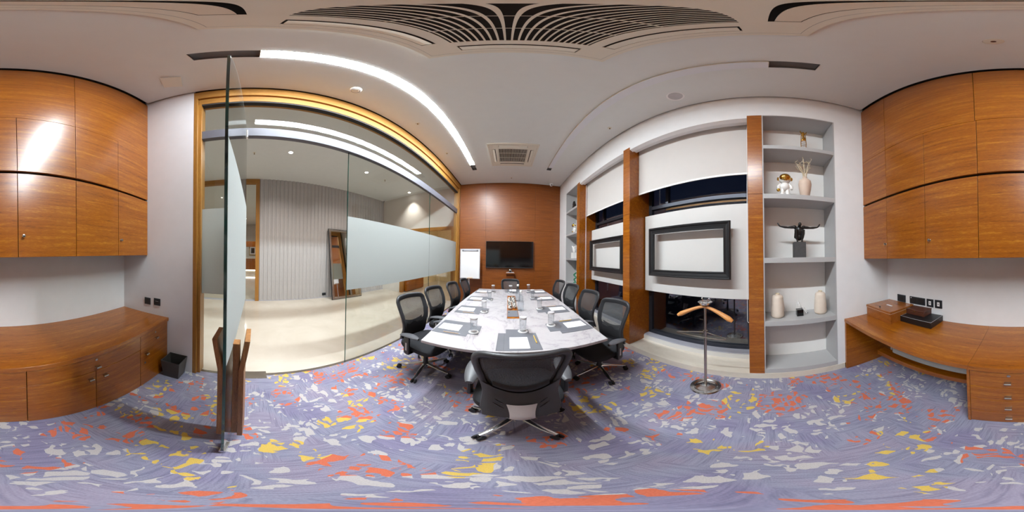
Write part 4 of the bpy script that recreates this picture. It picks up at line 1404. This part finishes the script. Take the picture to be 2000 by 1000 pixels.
# gold openwork sculpture on the top shelf
t = thing('gold_sculpture', 'slim openwork gold sculpture on the top shelf', 'sculpture', (1.80, -0.465, 2.8801))
t.scale = (1.2, 1.2, 1.18)
for s_ in (-1, 1):
    build('rod', MB().tube([(0, 0.020 * s_, 0.0), (0, 0.026 * s_, 0.16), (0, 0.020 * s_, 0.30)], 0.004, 8), 'gold', t, smooth=True, local=True)
for k in range(6):
    build('rung', MB().tube([(0, -0.022, 0.025 + 0.032 * k), (0, 0.022, 0.025 + 0.032 * k)], 0.0032, 6), 'gold', t, smooth=True, local=True)
skin('climber', [(-0.012, 0.0, 0.23), (-0.012, 0.004, 0.27), (-0.012, 0.008, 0.310), (-0.012, 0.010, 0.338), (-0.008, 0.026, 0.33), (-0.008, 0.034, 0.37), (-0.008, -0.020, 0.320), (-0.006, -0.028, 0.36), (-0.008, 0.018, 0.19), (-0.006, -0.016, 0.20)],
     [(0, 1), (1, 2), (2, 3), (2, 4), (4, 5), (2, 6), (6, 7), (0, 8), (0, 9)], [0.014, 0.012, 0.015, 0.013, 0.008, 0.005, 0.008, 0.005, 0.009, 0.009], 'gold', t)
# far corner shelf ornaments
t = thing('dark_sculpture', 'dark knotted sculpture high on the far corner shelves', 'sculpture', (1.80, 4.22, 2.8801))
build('sculpture_base', MB().box(-0.05, 0.05, -0.06, 0.06, 0, 0.03), 'plinth_dark', t, bevel=0.003, local=True)
skin('sculpture_body', [(0, 0, 0.03), (0.01, 0.03, 0.10), (0, -0.03, 0.17), (0, 0.02, 0.25), (0, -0.01, 0.31), (0, 0.09, 0.16), (0, -0.09, 0.13)], [(0, 1), (1, 2), (2, 3), (3, 4), (1, 5), (2, 6)], [0.04, 0.05, 0.055, 0.045, 0.025, 0.03, 0.03], 'bronze_black', t)
t = thing('white_sculpture', 'white winged sculpture on a white block on the far corner shelves', 'sculpture', (1.80, 4.20, 1.5041))
build('block', MB().box(-0.06, 0.06, -0.09, 0.09, 0, 0.16), 'ceramic_white', t, bevel=0.004, local=True)
skin('figure', [(0, 0, 0.16), (0, 0, 0.21), (0, 0.01, 0.27), (0, 0.08, 0.31), (0, 0.17, 0.36), (0, -0.06, 0.31), (0, -0.14, 0.34), (-0.02, 0.02, 0.33)], [(0, 1), (1, 2), (2, 3), (3, 4), (2, 5), (5, 6), (2, 7)], [0.03, 0.045, 0.045, 0.028, 0.010, 0.028, 0.010, 0.022], 'ceramic_white', t)
t = thing('green_sculpture', 'green glazed coiled ornament low on the far corner shelves', 'sculpture', (1.80, 4.13, 0.8221))
build('foot', MB().lathe([(0.0, 0.0), (0.05, 0.0), (0.05, 0.015), (0.02, 0.025), (0.0, 0.025)], (0, 0, 0), 20, caps=False), 'green_glaze', t, smooth=True, local=True)
cp = [(0.0, 0.0, 0.02)] + [(0.012 * math.cos(k), 0.05 * math.sin(k * 0.9), 0.04 + 0.020 * k) for k in range(14)]
build('coil', MB().tube(cp, [0.018] + [0.022] * 13 + [0.010], 10), 'green_glaze', t, smooth=True, local=True)

# ================================================================== DESK THINGS
t = thing('wooden_box', 'polished wooden box with hinged lid and small plate on the desk', 'box', (1.41, -1.35, ZD))
build('box_body', box1(1.205, 1.615, -1.545, -1.165, ZD, 0.872), 'rosewood_box', t, bevel=0.003)
lid = build('box_lid', box1(1.200, 1.620, -1.550, -1.160, 0.878, 0.902), 'rosewood_box', t, bevel=0.003)
build('inlay_strip', box1(1.203, 1.617, -1.547, -1.163, 0.872, 0.878), 'pencil_wood', t)
build('name_plate', box1(1.35, 1.44, -1.345, -1.325, 0.902, 0.9035), 'white_gloss', lid)
build('lid_knob', MB().lathe([(0.0, 0.902), (0.006, 0.902), (0.005, 0.914), (0.010, 0.920), (0.0, 0.924)], (1.41, -1.20, 0), 12, caps=False), 'black_plastic', lid, smooth=True)
t = thing('black_box', 'flat black leather box with pale piping on the desk', 'box', (1.0, -1.43, ZD))
build('box_body', box1(0.808, 1.195, -1.552, -1.302, ZD, 0.828), 'dark_leather', t, bevel=0.003)
pb = MB()
for (x0, y0, x1, y1) in ((0.811, -1.305, 1.192, -1.305), (0.811, -1.549, 1.192, -1.549), (0.811, -1.549, 0.811, -1.305), (1.192, -1.549, 1.192, -1.305)):
    pb.tube([(x0, y0, 0.827), (x1, y1, 0.827)], 0.0018, 6)
build('piping', pb, 'light_plastic', t)
t = thing('brown_box', 'small brown leather box lying on the black box', 'box', (1.07, -1.48, 0.8285))
build('box_body', box1(0.952, 1.190, -1.555, -1.402, 0.8285, 0.872), 'brown_leather', t, bevel=0.004)
build('box_lid', box1(0.950, 1.192, -1.557, -1.400, 0.874, 0.892), 'brown_leather', t, bevel=0.004)
build('clasp', box1(1.062, 1.082, -1.400, -1.396, 0.868, 0.882), 'champagne', t, bevel=0.001)
def socket(label, x0, x1, z0, z1, kind, plane='back', group=None):
    if plane == 'back':
        t = thing('wall_socket', label, 'socket', ((x0 + x1) / 2, YW, (z0 + z1) / 2), group=group)
        B = lambda a, b, d0, d1, c, d: box1(a, b, YW + d0, YW + d1, c, d)
    else:
        t = thing('wall_socket', label, 'socket', (XL, (x0 + x1) / 2, (z0 + z1) / 2), group=group)
        B = lambda a, b, d0, d1, c, d: box1(XL + d0, XL + d1, a, b, c, d)
    build('plate', B(x0, x1, 0.0005, 0.009, z0, z1), 'socket_black', t, bevel=0.003)
    xm, zm, w_ = (x0 + x1) / 2, (z0 + z1) / 2, (x1 - x0)
    if kind == 'white':
        build('insert', B(xm - 0.016, xm + 0.016, 0.009, 0.0105, zm - 0.024, zm + 0.024), 'white_gloss', t, bevel=0.001)
        build('slot', B(xm - 0.004, xm + 0.004, 0.0105, 0.011, zm - 0.008, zm + 0.008), 'grey_plastic', t)
    elif kind == 'double':
        build('switch', B(x0 + 0.012, xm - 0.006, 0.009, 0.0105, zm - 0.03, zm + 0.03), 'black_plastic', t, bevel=0.001)
        build('switch', B(xm + 0.006, x1 - 0.012, 0.009, 0.0105, zm - 0.03, zm + 0.03), 'black_plastic', t, bevel=0.001)
        build('indicator', B(x1 - 0.032, x1 - 0.018, 0.009, 0.011, z1 - 0.020, z1 - 0.012), 'white_gloss', t)
    else:
        build('insert', B(xm - 0.026, xm + 0.026, 0.009, 0.0105, zm - 0.026, zm + 0.026), 'black_plastic', t, bevel=0.002)
        if kind == 'card':
            build('card_slot', B(xm - 0.020, xm + 0.020, 0.0105, 0.011, zm + 0.008, zm + 0.011), 'light_plastic', t)
socket('square black wall socket above the wooden box', 1.330, 1.468, 0.903, 0.997, 'plain')
socket('wide black wall switch plate above the brown box', 1.036, 1.262, 0.908, 0.999, 'double')
socket('black data socket with white insert next to the wide switch plate', 0.926, 1.016, 0.905, 1.0, 'white')
socket('black data socket with white insert, the last of the desk row', 0.817, 0.908, 0.904, 1.001, 'white')
socket('black wall socket above the low cabinet, closer to the corner', -1.203, -1.117, 0.874, 0.960, 'plain', 'left')
socket('black wall switch above the low cabinet, closer to the glass wall', -1.068, -0.980, 0.884, 0.970, 'card', 'left')
# waste bin
t = thing('waste_bin', 'black square tapered waste bin beside the low cabinet', 'waste bin', (-1.46, -0.745, 0))
bo = [(-1.385, -0.835), (-1.385, -0.672), (-1.537, -0.672), (-1.537, -0.835)]
to = [(-1.352, -0.850), (-1.352, -0.645), (-1.552, -0.645), (-1.552, -0.850)]
cxb, cyb = -1.455, -0.75
def shr(pts, k, z): return [(cxb + (x - cxb) * k, cyb + (y - cyb) * k, z) for x, y in pts]
mb = MB()
mb.quadgrid([shr(bo, 1, 0.0), shr(to, 1, 0.27), shr(to, 0.93, 0.27), shr(bo, 0.90, 0.012)], close_u=True)
mb.f.append((3, 2, 1, 0)); mb.f.append((12, 13, 14, 15))
build('bin_body', mb, 'stone_bin', t)
rp = shr(to, 0.965, 0.27)
build('rim', MB().tube(rp, 0.005, 6, closed=True), 'grey_plastic', t)

# ================================================================== CEILING THINGS
def linear_light(label, x0, x1, y0, y1, on):
    t = thing('linear_light', label, 'light', ((x0 + x1) / 2, (y0 + y1) / 2, ZC))
    z0 = ZC - 0.002 if on else ZC - 0.032
    build('housing', box1(x0 + 0.004, x1 - 0.004, y0, y1, z0 + 0.006, ZC + 0.068), 'ac_white', t)
    build('diffuser', box1(x0 + 0.005, x1 - 0.005, y0 + 0.004, y1 - 0.004, z0, z0 + 0.006), 'led_on' if on else 'acrylic', t)
    for a in (y0, y1 - 0.004):
        build('end_cap', box1(x0 + 0.004, x1 - 0.004, a, a + 0.004, z0 - 0.001, ZC + 0.06), 'ac_white', t)
linear_light('lit white linear light in the ceiling near the glass wall', cx[1], cx[2], 0.015, 3.83, True)
linear_light('unlit linear light in the ceiling near the windows', cx[3], cx[4], -0.055, 3.87, False)
def cassette():
    t = bpy.data.objects.new('air_conditioner', None); COL.objects.link(t); ORG[t.name] = (0, 0, 0)
    o_, m1, m2, i_ = 0.485, 0.415, 0.345, 0.285
    zt = 0.0; zb = -0.030
    fr = MB()
    for (a, b) in ((o_, m1), (m2, i_)):
        fr.box(-a, a, b, a, zb, zt).box(-a, a, -a, -b, zb, zt).box(b, a, -b, b, zb, zt).box(-a, -b, -b, b, zb, zt)
    for sx in (-1, 1):
        for sy in (-1, 1):
            fr.box(sx * m2 * 0.80, sx * m1, sy * m2, sy * m1, zb, zt)
            fr.box(sx * m2, sx * m1, sy * m2 * 0.80, sy * m2, zb, zt)
    build('face_panel', fr, 'ac_white', t, local=True)
    build('housing', MB().box(-0.44, 0.44, -0.44, 0.44, -0.004, -0.001), 'gap_dark', t, local=True)
    L_ = m2 * 0.78
    rr = R3('X', 0.16)
    for k in range(4):
        fl = MB().box(-L_, L_, m2 + 0.012, m1 - 0.004, zb - 0.001, zb + 0.004, R3('X', 0.22), (0, m1 - 0.004, zb + 0.003))
        rot = R3('Z', k * PI / 2)
        fl.v = [tuple(rot @ Vector(p)) for p in fl.v]
        build('flap', fl, 'ac_white', t, local=True)
    build('trim_line', MB().box(-o_ + 0.03, o_ - 0.03, o_ - 0.033, o_ - 0.031, zb - 0.0006, zb).box(-o_ + 0.03, o_ - 0.03, -o_ + 0.031, -o_ + 0.033, zb - 0.0006, zb).box(-o_ + 0.031, -o_ + 0.033, -o_ + 0.03, o_ - 0.03, zb - 0.0006, zb).box(o_ - 0.033, o_ - 0.031, -o_ + 0.03, o_ - 0.03, zb - 0.0006, zb), 'grey_felt', t, local=True)
    sb_ = MB().box(-0.004, 0.004, -i_, i_, zb + 0.002, zb + 0.012)
    p0 = None
    ns2 = 22
    for k in range(ns2):
        x = -i_ + 2 * i_ * (k + 0.5) / ns2
        if p0 is None:
            p0 = build('grille_bar', sb_, 'ac_white', t, local=True); p0.location = (x, 0, 0)
        else:
            c = p0.copy(); COL.objects.link(c); c.parent = t; c.location = (x, 0, 0)
    for y in (-0.095, 0.095):
        build('cross_bar', MB().box(-i_, i_, y - 0.004, y + 0.004, zb + 0.012, zb + 0.018), 'ac_white', t, local=True)
    return t
ac = cassette()
ac.location = (0.020, 0.312, ZC)
tag(ac, 'large square ceiling air conditioner cassette directly overhead', 'air conditioner', 'ceiling cassettes')
dup(ac, (0.062, 3.42, ZC), 0.0, 'square ceiling air conditioner cassette near the television wall', 'ceiling cassettes')
t = thing('access_panel', 'square white access panel on the ceiling by the glass wall', 'panel', (-1.25, -0.68, ZC))
build('panel_face', MB().box(-0.095, 0.095, -0.085, 0.085, -0.030, -0.014), 'ac_white', t, bevel=0.003, local=True)
build('panel_edge', MB().box(-0.075, 0.075, -0.065, 0.065, -0.014, 0.0), 'light_plastic', t, local=True)
t.rotation_euler = (0, 0, 0.35)
t = thing('smoke_detector', 'round white smoke detector on the ceiling by the glass wall', 'smoke detector', (-1.27, 0.887, ZC))
build('detector_body', MB().lathe([(0.0, -0.045), (0.030, -0.044), (0.040, -0.034), (0.055, -0.028), (0.062, -0.012), (0.062, 0.0), (0.0, 0.0)], (0, 0, 0), 28, caps=False), 'ac_white', t, smooth=True, local=True)
build('vent_ring', MB().lathe([(0.041, -0.033), (0.044, -0.040), (0.052, -0.034), (0.054, -0.0285)], (0, 0, 0), 28, caps=False), 'light_plastic', t, smooth=True, local=True)
t = thing('ceiling_speaker', 'flush round speaker grille on the ceiling above the windows', 'speaker', (1.384, 0.833, ZC))
build('speaker_ring', MB().lathe([(0.075, -0.0001), (0.088, -0.004), (0.094, -0.003), (0.095, 0.0)], (0, 0, 0), 36, caps=False), 'white_gloss', t, smooth=True, local=True)
build('speaker_grille', MB().lathe([(0.0, -0.005), (0.074, -0.004), (0.076, 0.0)], (0, 0, 0), 36, caps=False), 'light_plastic', t, smooth=True, local=True)
t = thing('motion_sensor', 'small round ceiling sensor with dark eye above the cabinets', 'sensor', (0.073, -0.669, ZC))
build('sensor_ring', MB().lathe([(0.0, -0.010), (0.030, -0.012), (0.044, -0.008), (0.046, 0.0), (0.0, 0.0)], (0, 0, 0), 28, caps=False), 'ac_white', t, smooth=True, local=True)
build('sensor_eye', MB().lathe([(0.0, -0.016), (0.010, -0.014), (0.013, -0.010)], (0, 0, 0), 16, caps=False), 'brown_leather', t, smooth=True, local=True)
for x, y, lab in ((-1.275, 1.979, 'sprinkler head on the ceiling between smoke detector and lit strip end'), (1.403, 1.971, 'sprinkler head on the ceiling above the windows'), (0.063, 4.671, 'sprinkler head on the ceiling above the television'), (-1.279, 3.134, 'sprinkler head on the ceiling close to the far end of the glass wall')):
    t = thing('sprinkler', lab, 'sprinkler', (x, y, ZC), group='ceiling sprinklers')
    build('escutcheon', MB().lathe([(0.010, -0.006), (0.030, -0.004), (0.033, 0.0)], (0, 0, 0), 20, caps=False), 'ac_white', t, smooth=True, local=True)
    build('sprinkler_bulb', MB().lathe([(0.0, -0.030), (0.010, -0.030), (0.010, -0.027), (0.004, -0.026), (0.006, -0.012), (0.010, -0.004), (0.010, 0.0)], (0, 0, 0), 12, caps=False), 'brass_dark', t, smooth=True, local=True)
for x, y, lab in ((-3.50, 0.02, 'sprinkler head on the corridor ceiling near the open door'), (-3.45, 3.60, 'sprinkler head on the corridor ceiling near the end wall')):
    t = thing('sprinkler', lab, 'sprinkler', (x, y, ZC), group='ceiling sprinklers')
    build('escutcheon', MB().lathe([(0.010, -0.006), (0.030, -0.004), (0.033, 0.0)], (0, 0, 0), 20, caps=False), 'ac_white', t, smooth=True, local=True)
    build('sprinkler_bulb', MB().lathe([(0.0, -0.050), (0.014, -0.050), (0.014, -0.047), (0.005, -0.046), (0.008, -0.012), (0.012, -0.004), (0.012, 0.0)], (0, 0, 0), 12, caps=False), 'brass_dark', t, smooth=True, local=True)
t = thing('security_camera', 'small white dome security camera in the ceiling corner by the television wall', 'camera', (1.31, 4.93, ZC))
build('camera_base', MB().lathe([(0.0, -0.03), (0.050, -0.03), (0.056, -0.01), (0.056, 0.0), (0.0, 0.0)], (0, 0, 0), 24, caps=False), 'white_gloss', t, smooth=True, local=True)
hd = build('camera_ball', MB().ball((0, -0.005, -0.052), 0.045), 'white_gloss', t, smooth=True, local=True)
build('lens', MB().lathe([(0.0, -0.052), (0.018, -0.050), (0.020, -0.040), (0.0, -0.03)], (0, 0, -0.058), 14, 'y', caps=False), 'black_gloss', hd, smooth=True, local=True)

# ================================================================== CORRIDOR AND LOBBY
def downlight(x, y, label, watt=DOWNLIGHT_W, z=ZC, ang=2.5):
    t = thing('downlight', label, 'light', (x, y, z), group='corridor downlights')
    build('downlight_ring', MB().lathe([(0.042, -0.001), (0.052, -0.004), (0.056, 0.0)], (0, 0, 0), 24, caps=False), 'white_gloss', t, smooth=True, local=True)
    build('downlight_lamp', MB().lathe([(0.0, -0.0022), (0.041, -0.0022), (0.042, -0.0005)], (0, 0, 0), 24, caps=False), 'downlight_on', t, local=True)
    ld = bpy.data.lights.new('downlight_beam', 'SPOT')
    ld.energy = watt
    ld.color = (1.0, 0.945, 0.87)
    ld.spot_size = ang
    ld.spot_blend = 0.9
    ld.shadow_soft_size = 0.04
    lo = bpy.data.objects.new('downlight_beam', ld)
    COL.objects.link(lo)
    lo.parent = t
    lo.location = (0, 0, -0.02)
downlight(-3.383, 0.784, 'corridor downlight closest to the open glass door')
downlight(-3.451, 2.865, 'middle corridor downlight in front of the leaning mirror')
downlight(-3.50, 4.97, 'corridor downlight close to the end wall', DOWNLIGHT_W * 0.7, ZC, 1.5)
downlight(-3.35, -1.30, 'unseen corridor downlight added as fill behind the pale grey wall')  # out-of-sight lamp, added for general fill in the corridor
downlight(-2.95, 6.6, 'warm downlight in the room past the corridor doorway', 130)
downlight(-8.2, -1.3, 'lobby downlight behind the oak partition', 160)
downlight(-11.4, -0.45, 'lobby downlight over the wooden counter', 160)
downlight(-8.4, 1.2, 'unseen lobby downlight added as fill, hidden behind the ribbed wall', 120)  # extra lamp out of view, put in as fill light
# leaning floor mirror
t = thing('floor_mirror', 'tall mirror with mirrored frame leaning on the ribbed corridor wall', 'mirror', (-4.63, 3.10, 0))
MWd, MH = 1.20, 2.43
rotm = R3('Y', -math.asin(0.36 / MH))
def mbx(y0, y1, z0, z1, x0, x1):
    o_ = MB().box(x0, x1, y0, y1, z0, z1)
    o_.v = [tuple(rotm @ Vector(p)) for p in o_.v]
    return o_
build('mirror_glass', mbx(-0.50, 0.50, 0.10, MH - 0.10, 0.0, 0.006), 'mirror_silver', t, local=True)
build('backing', mbx(-0.60, 0.60, 0.0, MH, -0.030, -0.0005), 'frame_black', t, local=True)
for nm, a in (('frame_side', (-0.585, -0.515, 0.02, MH - 0.02)), ('frame_side', (0.515, 0.585, 0.02, MH - 0.02)), ('frame_rail', (-0.515, 0.515, 0.02, 0.085)), ('frame_rail', (-0.515, 0.515, MH - 0.085, MH - 0.02))):
    build(nm, mbx(*a, 0.0, 0.022), 'chrome', t, local=True, bevel=0.006)
for nm, a in (('frame_bead', (-0.600, -0.585, 0.0, MH)), ('frame_bead', (0.585, 0.600, 0.0, MH)), ('frame_bead', (-0.515, -0.500, 0.085, MH - 0.085)), ('frame_bead', (0.500, 0.515, 0.085, MH - 0.085)), ('frame_bead', (-0.50, 0.50, 0.085, 0.10)), ('frame_bead', (-0.50, 0.50, MH - 0.10, MH - 0.085))):
    build(nm, mbx(*a, -0.0005, 0.014), 'champagne' if abs(a[0]) < 0.55 else 'frame_black', t, local=True)
t = thing('floor_socket', 'black socket low on the ribbed corridor wall', 'socket', (XRIB + 0.002, 2.40, 0.13))
build('plate', MB().box(0, 0.012, -0.07, 0.07, -0.045, 0.045), 'socket_black', t, bevel=0.003, local=True)
build('insert', MB().box(0.012, 0.014, -0.045, 0.045, -0.02, 0.02), 'black_plastic', t, local=True)
t = thing('corridor_camera', 'tiny security camera in the corridor ceiling corner', 'camera', (-4.95, 5.13, ZC))
build('camera_base', MB().lathe([(0.0, -0.04), (0.03, -0.04), (0.04, 0.0), (0.0, 0.0)], (0, 0, 0), 16, caps=False), 'white_gloss', t, smooth=True, local=True)
build('lens', MB().ball((0.02, -0.02, -0.05), 0.022), 'black_gloss', t, smooth=True, local=True)
t = thing('side_cabinet', 'low wooden cabinet just inside the corridor doorway', 'cabinet', (-4.05, 6.1, 0))
build('cabinet_body', box1(-4.29, -3.90, 5.45, 6.85, 0.02, 0.72), 'teak_y', t, bevel=0.003)
build('door', box1(-3.90, -3.885, 5.46, 6.14, 0.03, 0.70), 'teak_y', t, bevel=0.002)
build('door', box1(-3.90, -3.885, 6.15, 6.84, 0.03, 0.70), 'teak_y', t, bevel=0.002)
t = thing('planter', 'grey tapered planter at the back of the side room', 'planter', (-2.75, 8.7, 0))
build('pot', MB().lathe([(0.0, 0.0), (0.15, 0.0), (0.24, 0.55), (0.21, 0.55), (0.19, 0.48), (0.0, 0.48)], (0, 0, 0), 24, caps=False), 'grey_plastic', t, smooth=True, local=True)
build('soil', MB().lathe([(0.0, 0.50), (0.19, 0.49)], (0, 0, 0), 24, caps=False), 'gap_dark', t, local=True)
t = thing('reception_counter', 'wooden reception counter with lit foot in the lobby', 'counter', (-12.2, 0.0, 0))
build('counter_front', box1(-12.3, -12.0, -2.5, 0.85, 0.32, 1.15), 'teak_y', t, bevel=0.003)
build('counter_top', box1(-12.4, -11.96, -2.55, 0.9, 1.15, 1.19), 'stone_cream', t, bevel=0.003)
build('foot_glow', box1(-12.25, -12.05, -2.45, 0.80, 0.24, 0.32), 'counter_glow', t)
build('counter_foot', box1(-12.3, -12.08, -2.45, 0.80, 0.0, 0.24), 'stone_cream', t)
t = thing('lobby_picture', 'small dark framed picture on the lobby wall', 'picture', (-13.99, 0.05, 1.75))
build('picture_frame_edge', box1(-13.995, -13.96, -0.28, 0.38, 1.35, 2.20), 'champagne', t, bevel=0.004)
build('picture_mount', box1(-13.96, -13.955, -0.20, 0.30, 1.45, 2.10), 'paper', t)
build('picture_print', box1(-13.955, -13.95, -0.10, 0.20, 1.55, 2.0), 'bronze_black', t)
